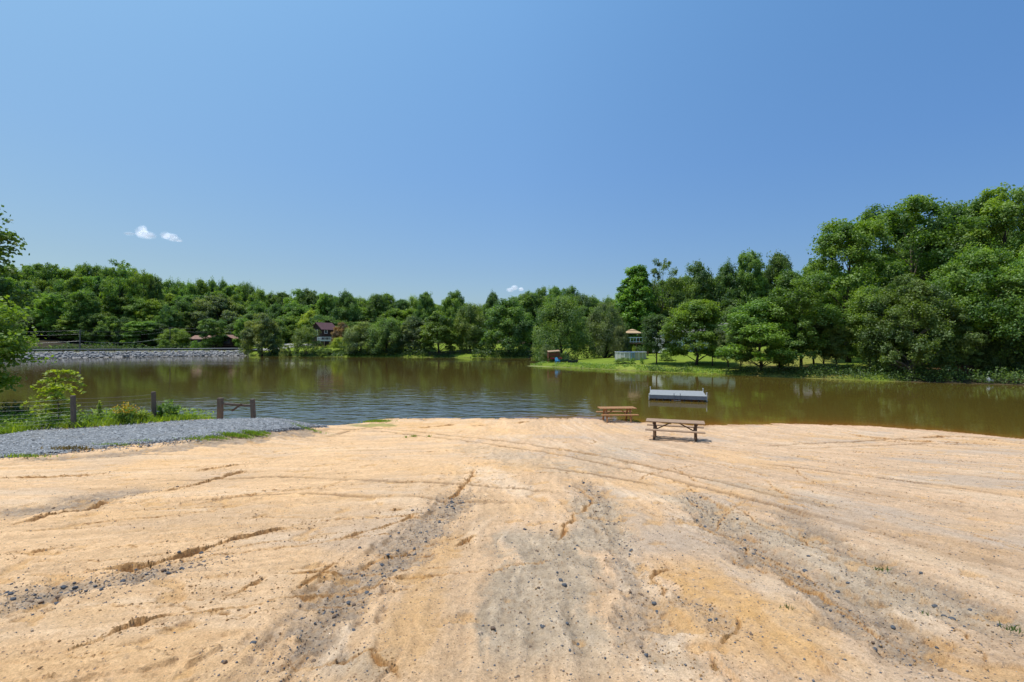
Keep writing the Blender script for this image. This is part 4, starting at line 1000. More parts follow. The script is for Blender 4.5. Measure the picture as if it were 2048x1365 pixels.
# pale floating duckweed rim
def scum():
    P = LK[15:24]; mb = []; fs = []; r = np.random.default_rng(8)
    seg = np.hypot(*np.diff(P, axis=0).T); cum = np.concatenate([[0], np.cumsum(seg)]); s = np.arange(0, cum[-1], .5)
    x = np.interp(s, cum, P[:, 0]); y = np.interp(s, cum, P[:, 1])
    w = np.clip(.12 + 1.0 * fbm(s * .06, s * 0, 3, 9), 0, .8) + np.exp(-((s - cum[-1]) / 6) ** 2) * 2.0
    V = np.concatenate([np.stack([x + .2, y + .5, x * 0 + .006], 1), np.stack([x - w * .45, y - w * .9 - .05 * r.random(len(s)), x * 0 + .006], 1)])
    n = len(s); f = np.stack([np.arange(n - 1), np.arange(n - 1) + n, np.arange(n - 1) + n + 1, np.arange(n - 1) + 1], 1)
    me = np_mesh('duckweed', V, f); return tag(link_mesh('duckweed', me, M['scum']), 'pale green duckweed floating along the bank', 'duckweed', kind='stuff')
M['scum'] = plain('duckweed', (.26, .28, .09), .9, .35, 2.0)
scum()

# ------------------------------------------------------------------ fence, brace and wires
fz = lambda x, y: float(near_base(np.array([x]), np.array([y]))[0])
fence = empty('wire_fence', (0, 0, 0), 'wire mesh fence on round wooden posts between gravel and lake', 'fence')
posts = []
for (px, d, hh, r0) in ((147, 18.0, 1.22, .085), (308, 19.9, 1.20, .085), (-40, 16.7, 1.2, .085)):
    x, y = at(px, d); z = fz(x, y)
    mb = MB(); mb.tube([(x + .02, y, z - .3), (x, y, z + .4), (x - .02, y, z + hh - .03), (x - .02, y, z + hh)], [r0 * 1.08, r0, r0 * .97, r0 * .8], 12)
    mb.build('post', M['post_wood'], fence, smooth_shade=False); posts.append((x, y, z))
gpx = [at(440, 21.0), at(508, 21.3)]
P3 = [(-27.5, 16.0, fz(-27.5, 16)), posts[2], posts[0], posts[1], (gpx[0][0], gpx[0][1], fz(*gpx[0]))]
mb = MB()
for a, b in zip(P3[:-1], P3[1:]):
    a = Vector(a); b = Vector(b); ln = (b - a).length
    for k, hgt in enumerate((.12, .24, .36, .49, .63, .78, .93, 1.08)):
        if (b - Vector(P3[-1])).length < .1 and hgt > .8: hgt = .8 if hgt < 1 else .7
        pts = [a.lerp(b, i / 8) + Vector((0, .09, hgt - .03 * math.sin(PI * i / 8))) for i in range(9)]
        mb.tube(pts, .0024, 4, False)
    n = int(ln / .16)
    for i in range(1, n):
        p = a.lerp(b, i / n) + Vector((0, .092, 0)); mb.tube([p + Vector((0, 0, .10)), p + Vector((0, 0, .92 if b.x < -13.5 else .7))], .0012, 3, False)
mb.build('wire_mesh', M['wire'], fence)
br = empty('fence_brace', (0, 0, 0), 'H-shaped post and rail brace with a loose diagonal board by the water', 'fence')
tops = []
for (x, y), hh, lean, w in ((gpx[0], .92, .02, .20), (gpx[1], .90, -.07, .17)):
    z = fz(x, y); mb = MB(); mb.beam((x, y, z - .35), (x + lean, y, z + hh), w, w * .85, up=(0, 1, 0)); mb.build('post', M['post_wood'], br, bevel=.015); tops.append((x + lean * .6, y, z + hh))
a = Vector(tops[0]) + Vector((.09, 0, -.26)); b = Vector(tops[1]) + Vector((-.07, 0, -.30))
MB().beam(a, b, .10, .09, up=(0, 1, 0)).build('rail', M['post_wood'], br, bevel=.01)
c = a.lerp(b, .66); MB().beam(c + Vector((.05, -.07, .06)), c + Vector((-.38, -.10, -.24)), .075, .03, up=(0, 1, 0)).build('loose_board', M['grey_wood'], br, bevel=.005)

# ------------------------------------------------------------------ picnic tables
def picnic_table(x, y, rz, ln, label, wood, topw, zoff=0.0, pads=False):
    z = fz(x, y) + zoff
    root = empty('picnic_table', (x, y, z), label, 'picnic table', 'picnic tables on the beach', rz)
    mb = MB()
    for i in range(5): mb.box((0, -.30 + .15 * i, .735), (ln, .138, .04))
    mb.build('tabletop', topw, root, bevel=.006)
    for s in (-1, 1):
        mb = MB()
        for j in range(2): mb.box((0, s * (.56 + .135 * j - .02), .44), (ln, .125, .04))
        mb.build('bench_seat', topw, root, bevel=.006)
    for ex in (-1, 1):
        X0 = ex * (ln / 2 - .34)
        for s in (-1, 1):
            MB().beam((X0, s * .20, .712), (X0, s * .50, -.03), .045, .095, up=(1, 0, 0)).build('leg', wood, root, bevel=.005)
        MB().beam((X0 - ex * .05, -.70, .375), (X0 - ex * .05, .70, .375), .04, .085, up=(0, 0, 1)).build('seat_support', wood, root, bevel=.005)
        MB().beam((X0 + ex * .05, -.33, .67), (X0 + ex * .05, .33, .67), .04, .085, up=(0, 0, 1)).build('top_support', wood, root, bevel=.005)
        MB().beam((X0 - ex * .05, 0, .37), (ex * .10, 0, .70), .04, .08, up=(0, 1, 0)).build('brace', wood, root, bevel=.005)
    return root
picnic_table(6.72, 19.95, math.radians(-19), 2.28, 'weathered grey brown picnic table standing on the dry sand', M['grey_wood'], M['top_wood'])
picnic_table(5.62, 25.9, math.radians(3), 1.95, 'orange brown picnic table at the water edge', M['orange_wood'], M['orange_wood'], zoff=-.03)

# ------------------------------------------------------------------ floating dock
def dock():
    fl = Vector((9.97, 35.05, 0)); ang = math.atan2(-1.15, 3.65); w, d = 3.83, 3.78
    root = empty('swim_dock', fl, 'square grey floating swim dock anchored off the beach', 'dock', rz=ang)
    mb = MB(); 
    for i in range(25): mb.box((w / 2, d * (i + .5) / 25, .40), (w + .05, d / 25 - .008, .035))
    mb.build('deck', M['alu'], root)
    mb = MB(); mb.box((w / 2, .02, .262), (w, .035, .235)); mb.box((w / 2, d - .02, .262), (w, .035, .235)); mb.box((.02, d / 2, .262), (.035, d - .08, .235)); mb.box((w - .02, d / 2, .262), (.035, d - .08, .235))
    mb.build('skirt', M['skirt'], root)
    for i in range(9):
        x = .03 + (w - .06) * i / 8
        mb = MB(); mb.box((x, .03, .06), (.065, .08, .20)); mb.box((x, .05, .02), (.14, .10, .10)); mb.build('bracket', M['black'], root)
    for yy in (.55, 1.9, 3.2):
        MB().tube([(.12, yy, .0), (w - .12, yy, .0)], .17, 14).build('float_drum', M['orange_wood'], root, smooth_shade=True)
    for (x, y) in ((-.04, d - .1), (w + .04, d - .25), (w + .05, .25), (-.03, .08)):
        mb = MB(); mb.tube([(x, y, -.15), (x, y, .62 if y > .2 else .44)], .028, 8); mb.tube([(x, y, .62 if y > .2 else .44), (x, y, .66 if y > .2 else .47)], .045, 8); mb.build('mooring_post', M['white_paint'], root)
    mb = MB()
    for x in (w * .44, w * .55): mb.tube([(x, .12, .42), (x, .10, .56), (x, -.05, .55), (x, -.05, -.4)], .018, 6)
    for z in (.05, -.2): mb.tube([(w * .44, -.05, z), (w * .55, -.05, z)], .018, 6)
    mb.build('ladder', M['steel'], root)
dock()

# ------------------------------------------------------------------ stones on the sand
stone_me = []
for i in range(7):
    bm = bmesh.new(); bmesh.ops.create_icosphere(bm, subdivisions=2, radius=.5)
    r = np.random.default_rng(900 + i); q = r.normal(size=(5, 3)); q /= np.linalg.norm(q, axis=1)[:, None]
    for v in bm.verts:
        for n_ in q:
            dd = v.co.dot(Vector(n_)) - .34
            if dd > 0: v.co -= Vector(n_) * dd * .85
        v.co.z *= .72; v.co.x *= 1.15
    me_ = bpy.data.meshes.new('stone'); bm.to_mesh(me_); bm.free(); me_.materials.append(M['stone'] if i < 5 else M['stone_brown']); stone_me.append(me_)
names = ['small dark stone in the gravel streak down the near corner of the sand', 'blue grey stone in the rocky wash running down the middle of the slope', 'small stone in the pale rill beside the grey middle strip', 'dark stone in the long stony rill across the sand by the beach end',
         'small stone in the wide grey rill near the far side of the slope', 'small stone on the brown patch below the gravel road', 'small stone on the bare grey middle strip', 'small stone at the top of the grey middle strip', '', 'small stone beside the tyre tracks', 'small stone in the narrow orange rill', 'small stone on the outermost rill of the slope']
from collections import Counter
dust = []
SZ = lambda x, y: float(np.interp(0, [0, 1], [0, 0])) 
def surf(xs, ys): return sand_colour_and_height(xs, ys)[0]
sx_, sy_, ss_, si_ = [], [], [], []
for idx, (pts, w, k, n) in enumerate(STREAKS):
    P = np.array(G(pts)); seg = np.hypot(*np.diff(P, axis=0).T); cum = np.concatenate([[0], np.cumsum(seg)])
    for big_, cnt in ((True, n), (False, n * 22)):
        # spread evenly as they appear: closer stretches get as many as they show
        s = rng.random(cnt) * cum[-1]; x = np.interp(s, cum, P[:, 0]); y = np.interp(s, cum, P[:, 1])
        off = rng.normal(size=(cnt, 2)) * w * (.55 if big_ else .8) * (.4 + 1.2 * rng.random((cnt, 1))); x = x + off[:, 0]; y = y + off[:, 1]
        if big_:
            sz = .014 + .022 * rng.random(cnt) ** 2 + .0024 * y; sx_.append(x); sy_.append(y); ss_.append(sz); si_.append(np.full(cnt, idx))
        else: dust.append(np.column_stack([x, y, .005 + .012 * rng.random(cnt) ** 2 + .001 * y]))
sx_ = np.concatenate(sx_); sy_ = np.concatenate(sy_); ss_ = np.concatenate(ss_); si_ = np.concatenate(si_)
ok = (sy_ > 2.0) & (np.abs(sx_) < 1.09 * sy_); sx_, sy_, ss_, si_ = sx_[ok], sy_[ok], ss_[ok], si_[ok]
order = np.argsort(-ss_ / sy_)[:290]
zz = surf(sx_, sy_)
for j in order:
    mi = random.randrange(7)
    o = bpy.data.objects.new('stone', stone_me[mi]); C.objects.link(o)
    s = ss_[j]; o.location = (sx_[j], sy_[j], zz[j] + s * .07); o.scale = (s, s * random.uniform(.7, 1.1), s * random.uniform(.7, 1.1)); o.rotation_euler = (random.uniform(-.3, .3), random.uniform(-.3, .3), random.random() * 6.28)
    tag(o, names[si_[j]], 'stone', 'stones: ' + names[si_[j]])
crumb = []
for P_, w_, d_ in ALL_GULLIES:
    P = np.array(P_); seg = np.hypot(*np.diff(P, axis=0).T); cum = np.concatenate([[0], np.cumsum(seg)]); cnt = int((26 if len(crumb) < len(GULLIES) else 5) * (1 + cum[-1] / (.5 + .1 * P[0, 1])))
    s = rng.random(cnt) * cum[-1]; x = np.interp(s, cum, P[:, 0]) + rng.normal(size=cnt) * w_ * 2.2; y = np.interp(s, cum, P[:, 1]) + rng.normal(size=cnt) * w_ * 2.0 - w_ * .8
    crumb.append(np.column_stack([x, y, .006 + .016 * rng.random(cnt) ** 3 + .0013 * y]))
for pts_, w_, d_ in TRACKS:
    P = np.array(G(pts_)); seg = np.hypot(*np.diff(P, axis=0).T); cum = np.concatenate([[0], np.cumsum(seg)]); cnt = int(26 * cum[-1])
    s = rng.random(cnt) * cum[-1]; x = np.interp(s, cum, P[:, 0]) + rng.normal(size=cnt) * w_ * .8; y = np.interp(s, cum, P[:, 1]) + rng.normal(size=cnt) * w_ * .8
    kk = fbm(s * .9, s * 0 + P[0, 0], 2, 991) > -.1; crumb.append(np.column_stack([x, y, .006 + .014 * rng.random(cnt) ** 3 + .0012 * y])[kk])
crumb = np.concatenate(crumb); crumb = crumb[(crumb[:, 1] > 1.6) & (crumb[:, 1] < 20)]
# loose single stones and crumbs over the whole slope
ux = rng.uniform(-1.1, 1.1, 5200); uy = np.exp(rng.uniform(math.log(2.2), math.log(16), 5200)); ux = ux * uy
keep = rng.random(5200) < (.25 + .75 * smooth(-1.5, 1.5, ux)); dust.append(np.column_stack([ux[keep], uy[keep], .006 + .013 * rng.random(keep.sum()) ** 3 + .0012 * uy[keep]]))
ex = rng.uniform(-26, -8.5, 7000); eb = np.interp(ex, BOTP[:, 0], BOTP[:, 1]); dust.append(np.column_stack([ex, eb - .08 + rng.normal(size=7000) * .42, .015 + .03 * rng.random(7000)]))
D = np.concatenate(dust + [crumb]); dz = surf(D[:, 0], D[:, 1])
octv = np.array([[1, 0, 0], [-1, 0, 0], [0, 1, 0], [0, -1, 0], [0, 0, .8], [0, 0, -.8]], float); octf = np.array([[0, 2, 4], [2, 1, 4], [1, 3, 4], [3, 0, 4], [2, 0, 5], [1, 2, 5], [3, 1, 5], [0, 3, 5]])
n = len(D); V = octv[None] * (D[:, 2] * .5)[:, None, None] * rng.uniform(.6, 1.25, (n, 6, 1)); a = rng.random(n) * 6.28; ca, sa = np.cos(a)[:, None], np.sin(a)[:, None]
VX = V[:, :, 0] * ca - V[:, :, 1] * sa; VY = V[:, :, 0] * sa + V[:, :, 1] * ca
V = np.stack([VX + D[:, 0:1], VY + D[:, 1:2], V[:, :, 2] + dz[:, None] + (D[:, 2] * .12)[:, None]], 2)
f = (octf[None] + (np.arange(n) * 6)[:, None, None]).reshape(-1, 3)
me = np_mesh('pebbles', V.reshape(-1, 3), f); tv = rng.random(n); tv[n - len(crumb):] = .62 + .24 * tv[n - len(crumb):]; set_float(me, 'tint', np.repeat(tv, 8), 'FACE')
m, nt, out = new_mat('pebbles'); a1 = N(nt, 'ShaderNodeAttribute', attribute_name='tint')
c = ramp(nt, a1.outputs['Fac'], [(0, (.11, .115, .13)), (.3, (.19, .185, .185)), (.5, (.27, .20, .15)), (.68, (.34, .19, .075)), (.85, (.48, .31, .15)), (1, (.50, .43, .36))])
b = N(nt, 'ShaderNodeBsdfPrincipled', Roughness=.9); L(nt, c, b.inputs['Base Color']); L(nt, b.outputs[0], out.inputs[0])
tag(link_mesh('pebbles', me, m), 'loose grit and pebbles strewn over the sand', 'pebbles', kind='stuff')

qx, qy, qz, qs = GRAVEL_STONES; n = len(qx); V = octv[None] * (qs * .5)[:, None, None] * rng.uniform(.6, 1.3, (n, 6, 1)); a = rng.random(n) * 6.28; ca, sa = np.cos(a)[:, None], np.sin(a)[:, None]
V = np.stack([V[:, :, 0] * ca - V[:, :, 1] * sa + qx[:, None], V[:, :, 0] * sa + V[:, :, 1] * ca + qy[:, None], V[:, :, 2] + qz[:, None]], 2)
me = np_mesh('gravel', V.reshape(-1, 3), (octf[None] + (np.arange(n) * 6)[:, None, None]).reshape(-1, 3)); set_float(me, 'tint', np.repeat(rng.random(n), 8), 'FACE')
m, nt, out = new_mat('gravel_stones'); a1 = N(nt, 'ShaderNodeAttribute', attribute_name='tint')
c = ramp(nt, a1.outputs['Fac'], [(0, (.05, .052, .056)), (.4, (.165, .17, .175)), (.75, (.36, .365, .37)), (.93, (.54, .54, .54)), (1, (.35, .26, .17))])
b = N(nt, 'ShaderNodeBsdfPrincipled', Roughness=.85); L(nt, c, b.inputs['Base Color']); L(nt, b.outputs[0], out.inputs[0])
tag(link_mesh('gravel', me, m), 'loose blue grey gravel lying on the track and spilling onto the sand', 'gravel', kind='stuff')

# ------------------------------------------------------------------ dam: road, guardrail, rocks, poles, wires
DA = np.array([(-165., 90.), (-150, 98), (-119, 117.5), (-115, 121), (-100, 134), (-77.5, 143), (-66, 146.5), (-55, 150)])
def offset_line(P, off, n=160):
    seg = np.hypot(*np.diff(P, axis=0).T); cum = np.concatenate([[0], np.cumsum(seg)]); s = np.linspace(0, cum[-1], n)
    x = np.interp(s, cum, P[:, 0]); y = np.interp(s, cum, P[:, 1])
    kx = np.convolve(np.pad(x, 12, 'edge'), np.ones(25) / 25, 'valid'); ky = np.convolve(np.pad(y, 12, 'edge'), np.ones(25) / 25, 'valid')
    tx, ty = np.gradient(kx), np.gradient(ky); l = np.hypot(tx, ty); return kx - ty / l * off, ky + tx / l * off
r0x, r0y = offset_line(DA, 5.2); r1x, r1y = offset_line(DA, 10.8)
u = np.linspace(0, 1, 6)[:, None]; RX = r0x[None] * (1 - u) + r1x[None] * u; RY = r0y[None] * (1 - u) + r1y[None] * u
RZ = np.maximum(height(RX, RY), 1.36) + .06
M['asphalt'] = plain('sun_bleached_road', (.30, .29, .27), .9, .12, .4)
tag(link_mesh('road', grid_mesh('road', RX, RY, RZ), M['asphalt']), 'road over the dam', 'road', kind='structure')
gr_ = empty('guardrail', (0, 0, 0), 'long dark steel guardrail along the dam road', 'guardrail')
gxl, gyl = offset_line(DA, 4.6, 220); gzl = height(gxl, gyl)
sel = gxl < -76.8; gxl, gyl, gzl = gxl[sel], gyl[sel], np.minimum(gzl[sel], 1.45)
prof = [(-.02, .78), (.05, .70), (-.02, .62), (.05, .54), (-.02, .46), (-.05, .46), (-.05, .78)]
V = []; f = []; npf = len(prof)
for x, y, z in zip(gxl, gyl, gzl):
    for (o_, h_) in prof: V.append((x + o_ * .5, y - o_, z + h_))
for i in range(len(gxl) - 1):
    for k in range(npf): f.append((i * npf + k, i * npf + (k + 1) % npf, (i + 1) * npf + (k + 1) % npf, (i + 1) * npf + k))
mb = MB(); mb.add(V, f); mb.build('rail', M['steel'], gr_)
gc = np.concatenate([[0], np.cumsum(np.hypot(np.diff(gxl), np.diff(gyl)))])
for s in np.arange(.5, gc[-1], 2.6):
    if len(gr_.children) > 60: break
    x, y, z = np.interp(s, gc, gxl), np.interp(s, gc, gyl), np.interp(s, gc, gzl); MB().box((x + .06, y + .1, z + .33), (.15, .15, .8)).build('post', M['grey_wood'], gr_)
rock_me = []
for i in range(5):
    bm = bmesh.new(); bmesh.ops.create_icosphere(bm, subdivisions=2, radius=.5); r = np.random.default_rng(950 + i); q = r.normal(size=(7, 3)); q /= np.linalg.norm(q, axis=1)[:, None]
    for v in bm.verts:
        for n_ in q:
            dd = v.co.dot(Vector(n_)) - .3
            if dd > 0: v.co -= Vector(n_) * dd * .9
        v.co.z *= .75
    me_ = bpy.data.meshes.new('rock'); bm.to_mesh(me_); bm.free(); me_.materials.append(M['riprap']); rock_me.append(me_)
rub = []
dx_, dy_ = offset_line(DA[1:6], 0, 400); nx_, ny_ = offset_line(DA[1:6], 1.0, 400); nx_ -= dx_; ny_ -= dy_
for i in range(1900):
    j = int(np.clip(rng.random() ** .85 * 399, 0, 399)); o_ = rng.random() * 3.3 + .05; x = dx_[j] + nx_[j] * o_; y = dy_[j] + ny_[j] * o_
    rub.append((x, y, .25 + .75 * rng.random() ** 1.7))
rub.sort(key=lambda q: -q[2]); rub_z = height(np.array([q[0] for q in rub]), np.array([q[1] for q in rub]))
for i, (x, y, s) in enumerate(rub[:260]):
    o = bpy.data.objects.new('rock', random.choice(rock_me)); C.objects.link(o); o.location = (x, y, rub_z[i] + s * .12); o.scale = (s * 1.2, s, s * .9); o.rotation_euler = (random.random() * .6, random.random() * .6, random.random() * 6.28)
    tag(o, 'grey boulder in the stone facing of the dam', 'rock', 'boulders facing the dam')
D = np.array(rub[260:]); n = len(D); V = octv[None] * (D[:, 2] * .5)[:, None, None] * rng.uniform(.6, 1.3, (n, 6, 1))
V = np.stack([V[:, :, 0] + D[:, 0:1], V[:, :, 1] + D[:, 1:2], V[:, :, 2] + rub_z[260:, None] + .06], 2)
tag(link_mesh('rubble', np_mesh('rubble', V.reshape(-1, 3), (octf[None] + (np.arange(n) * 6)[:, None, None]).reshape(-1, 3)), M['riprap']), 'smaller broken stone filling the dam face', 'rubble', kind='stuff')

ux_, uy_ = offset_line(DA, 14.5, 300); vx_, vy_ = offset_line(DA, 21, 300); jj = rng.integers(0, 300, 14000); tt = rng.random(14000)
ux2 = ux_[jj] + (vx_ - ux_)[jj] * tt + rng.normal(size=14000) * .3; uy2 = uy_[jj] + (vy_ - uy_)[jj] * tt
kk = ux2 < -88; ux2, uy2 = ux2[kk], uy2[kk]; hz = (.4 + 2.6 * np.clip(fbm(ux2 * .25, uy2 * .25, 3, 611) + .45, 0, 1)) * rng.random(len(ux2)) ** .8
o = link_mesh('undergrowth', leaf_mesh('undergrowth', np.column_stack([ux2, uy2, height(ux2, uy2) + hz]), .45 * (.6 + .8 * rng.random(len(ux2))), np.tile([0, -.2, .9], (len(ux2), 1)), np.clip(.45 + .25 * rng.normal(size=len(ux2)), 0, 1), M['leaf']))
o.color = (*GREEN['dark'], 1); tag(o, 'shady undergrowth at the foot of the wood behind the dam road', 'undergrowth', kind='stuff')
poles = []
for px, d, top, lab in ((160, 134, 660, 'thin grey utility pole at the dam road before the dense wood'), (340, 152, 655, 'grey utility pole beside the low brown house'), (-180, 118, 650, None), (640, 172, 650, None)):
    x, y = at(px, d); zb = H1(x, y); zt = zpy(top, d); poles.append((x, y, zt))
    if lab:
        r_ = empty('utility_pole', (x, y, zb), lab, 'utility pole')
        MB().tube([(0, 0, -.3), (0, 0, zt - zb)], [.17, .12], 8).build('pole', M['pole_wood'], r_)
        MB().beam((-.9, .1, zt - zb - .5), (.9, -.1, zt - zb - .5), .1, .1).build('crossarm', M['pole_wood'], r_)
for h_, lab, sag in ((-.15, 'topmost overhead wire strung past the dam wood', .9), (-1.2, 'middle overhead wire strung past the dam wood', .9), (-3.1, 'lowest and brightest overhead cable above the dam road', 1.1)):
    mb = MB(); order_ = [poles[2], poles[0], poles[1], poles[3]]
    for a, b in zip(order_[:-1], order_[1:]):
        a = Vector(a) + Vector((0, -.15, h_)); b = Vector(b) + Vector((0, -.15, h_))
        mb.tube([a.lerp(b, i / 14) - Vector((0, 0, sag * math.sin(PI * i / 14))) for i in range(15)],   .009 if h_ > -2 else .022, 4, False)
    tag(mb.build('overhead_wire', M['wire']), lab, 'wire')

# ------------------------------------------------------------------ houses and the things on the banks
def window(parent, c, w, h, fr, nrm=(0, -1, 0), panes=2):
    """c is the middle of the opening on the wall face; frame stands 4 cm proud"""
    n = Vector(nrm); t = Vector((0, 0, 1)).cross(n); m = Matrix((t, n, Vector((0, 0, 1)))).transposed(); c = Vector(c)
    mb = MB(); B = .09
    for dx in (-w / 2, w / 2): mb.box(c + t * dx + n * .03, (B, .08, h + B), m=m)
    for dz in (-h / 2, h / 2): mb.box(c + Vector((0, 0, dz)) + n * .03, (w - B, .07, B), m=m)
    for k in range(1, panes): mb.box(c + t * (-w / 2 + w * k / panes) + n * .03, (.05, .06, h - B), m=m)
    f = mb.build('window', fr, parent); g = MB().box(c + n * .012, (w - .02, .02, h - .02), m=m).build('pane', M['glass'], f)
    return f
def gable(name, label, px, d, rz, w, dp, h, rise, wallm, roofm, base=None, ridge='x', over=.5):
    x, y = at(px, d); zb = H1(x, y) if base is None else base
    root = empty(name, (x, y, zb), label, 'house', rz=rz); mb = MB(); z0 = -1.2
    if ridge == 'x':
        A = [(-w / 2, -dp / 2), (w / 2, -dp / 2), (w / 2, dp / 2), (-w / 2, dp / 2)]
        vs = [(a, b, z0) for a, b in A] + [(a, b, h) for a, b in A] + [(-w / 2, 0, h + rise), (w / 2, 0, h + rise)]
        mb.add(vs, [(0, 1, 5, 4), (1, 2, 6, 9, 5), (2, 3, 7, 6), (3, 0, 4, 8, 7)])
        sl = rise / (dp / 2); rf = MB(); ov = over
        for s in (-1, 1):
            e = (dp / 2 + ov); vs = [(-w / 2 - ov, 0, h + rise + .02), (w / 2 + ov, 0, h + rise + .02), (w / 2 + ov, s * e, h + .02 - sl * ov), (-w / 2 - ov, s * e, h + .02 - sl * ov)]
            vs2 = [(a, b, c + .16) for a, b, c in vs]; rf.add(vs + vs2, [(0, 1, 2, 3), (4, 5, 6, 7), (0, 1, 5, 4), (1, 2, 6, 5), (2, 3, 7, 6), (3, 0, 4, 7)])
    else:
        A = [(-w / 2, -dp / 2), (w / 2, -dp / 2), (w / 2, dp / 2), (-w / 2, dp / 2)]
        vs = [(a, b, z0) for a, b in A] + [(a, b, h) for a, b in A] + [(0, -dp / 2, h + rise), (0, dp / 2, h + rise)]
        mb.add(vs, [(0, 1, 5, 8, 4), (1, 2, 6, 5), (2, 3, 7, 9, 6), (3, 0, 4, 7)])
        sl = rise / (w / 2); rf = MB(); ov = over
        for s in (-1, 1):
            e = (w / 2 + ov); vs = [(0, -dp / 2 - ov, h + rise + .02), (0, dp / 2 + ov, h + rise + .02), (s * e, dp / 2 + ov, h + .02 - sl * ov), (s * e, -dp / 2 - ov, h + .02 - sl * ov)]
            vs2 = [(a, b, c + .16) for a, b, c in vs]; rf.add(vs + vs2, [(0, 1, 2, 3), (4, 5, 6, 7), (0, 1, 5, 4), (1, 2, 6, 5), (2, 3, 7, 6), (3, 0, 4, 7)])
    mb.build('wall', wallm, root); rf.build('roof', roofm, root)
    return root, zb
# low brown house behind the end of the dam
h1, zb = gable('house', 'low dark brown house with faded red roof behind the dam', 424, 160, math.radians(8), 9.5, 7.0, 2.3, 1.1, M['brown_siding'], M['rust_roof'], base=2.6)
window(h1, (-2.5, -3.75, 1.5), 1.5, 1.1, M['brown_brick']); window(h1, (1.2, -3.75, 1.5), 1.2, 1.1, M['brown_brick'])
h1b, zb = gable('house_wing', 'gabled screened porch wing at the end of the low brown house', 457, 155, math.radians(6), 5.4, 6, 2.3, 1.1, M['brown_siding'], M['rust_roof'], base=2.7, ridge='y')
window(h1b, (0, -3.0, 1.5), 3.6, 1.5, M['grey_wood'], panes=4); MB().box((0, -3.6, .25), (6, 1.0, .12)).build('porch_floor', M['grey_wood'], h1b)
# house far behind with a pale red roof
h2, zb = gable('house', 'distant small house with pale red roof behind the far lawn', 570, 178, .1, 6.5, 5, 2.2, 1.0, M['white_siding'], M['tan_roof'], base=zpy(670, 178) - 2.2)
window(h2, (0, -2.5, 1.2), 1.2, 1.0, M['white_paint'])
# tall dark brown house with white deck
h3, zb = gable('house', 'tall dark brown two storey house above the far lawn', 648, 152, math.radians(-32), 5.0, 5.2, 5.4, 1.9, M['brown_siding'], M['maroon_roof'], base=2.6, ridge='y', over=.45)
window(h3, (-.4, -2.6, 4.3), 1.9, 1.6, M['white_paint'], panes=2); window(h3, (2.5, -1.2, 4.6), 1.0, 1.1, M['white_paint'], nrm=(1, 0, 0), panes=1)
window(h3, (2.5, 1.0, 1.9), 1.4, 1.7, M['white_paint'], nrm=(1, 0, 0), panes=2); window(h3, (1.2, -2.6, 1.9), 1.2, 1.7, M['white_paint'], panes=2)
def deck(name, label, px, d, rz, w, dp, zf, zg, rail, beam, postm, bal=8):
    x, y = at(px, d); root = empty(name, (x, y, zg), label, 'deck', rz=rz); H_ = zf - zg
    MB().box((0, 0, H_ - .12), (w, dp, .24)).build('deck_floor', beam, root)
    mb = MB()
    for (a, b) in (((-w / 2, -dp / 2), (w / 2, -dp / 2)), ((w / 2, -dp / 2), (w / 2, dp / 2)), ((-w / 2, -dp / 2), (-w / 2, dp / 2))):
        a = Vector((*a, H_)); b = Vector((*b, H_)); n = max(2, int((b - a).length / .55))
        mb.beam(a + Vector((0, 0, .95)), b + Vector((0, 0, .95)), .12, .14); mb.beam(a + Vector((0, 0, .14)), b + Vector((0, 0, .14)), .09, .10)
        for i in range(n + 1):
            p = a.lerp(b, i / n); mb.box(p + Vector((0, 0, .46)), (.13 if i % 2 == 0 else .06, .13 if i % 2 == 0 else .06, .9))
    mb.build('railing', rail, root)
    n = max(2, int(w / 1.7) + 1)
    for i in range(n): MB().box((-w / 2 + .12 + (w - .24) * i / (n - 1), -dp / 2 + .15, (H_ - .24) / 2 - .3), (.2, .2, H_ - .24 + .6)).build('post', postm, root)
    return root
deck('deck', 'white railed wooden deck on pale posts at the dark brown house', 652, 146.5, math.radians(-6), 4.3, 2.4, zpy(681, 146.5), zpy(694, 146.5), M['white_paint'], M['white_paint'], M['top_wood'])
# tan gazebo over raised deck beside the pool
dk = deck('deck', 'raised deck with white railing and cedar posts behind the pool', 1268, 93, 0, 4.6, 3.6, zpy(685.5, 93), zpy(705, 93), M['white_paint'], M['cedar'], M['cedar'])
x, y = at(1264, 93); zf = zpy(685.5, 93)
gz = empty('gazebo', (x, y, zf), 'tan hip roofed gazebo standing on the raised deck', 'gazebo')
mb = MB()
for (w0, z0, w1, z1) in ((1.72, 1.78, .55, 2.32), (.72, 2.34, .08, 2.58)):
    vs = [(-w0, -w0, z0), (w0, -w0, z0), (w0, w0, z0), (-w0, w0, z0), (-w1, -w1, z1), (w1, -w1, z1), (w1, w1, z1), (-w1, w1, z1)]
    mb.add(vs, [(0, 1, 5, 4), (1, 2, 6, 5), (2, 3, 7, 6), (3, 0, 4, 7), (4, 5, 6, 7)])
mb.box((0, -1.71, 1.74), (3.44, .03, .14)); mb.box((0, 1.71, 1.74), (3.44, .03, .14)); mb.box((-1.71, 0, 1.74), (.03, 3.38, .14)); mb.box((1.71, 0, 1.74), (.03, 3.38, .14))
mb.build('canopy', M['thatch'], gz)
for sx in (-1, 1):
    for sy in (-1, 1): MB().box((sx * 1.6, sy * 1.5, .86), (.12, .12, 1.72)).build('post', M['cedar'], gz)
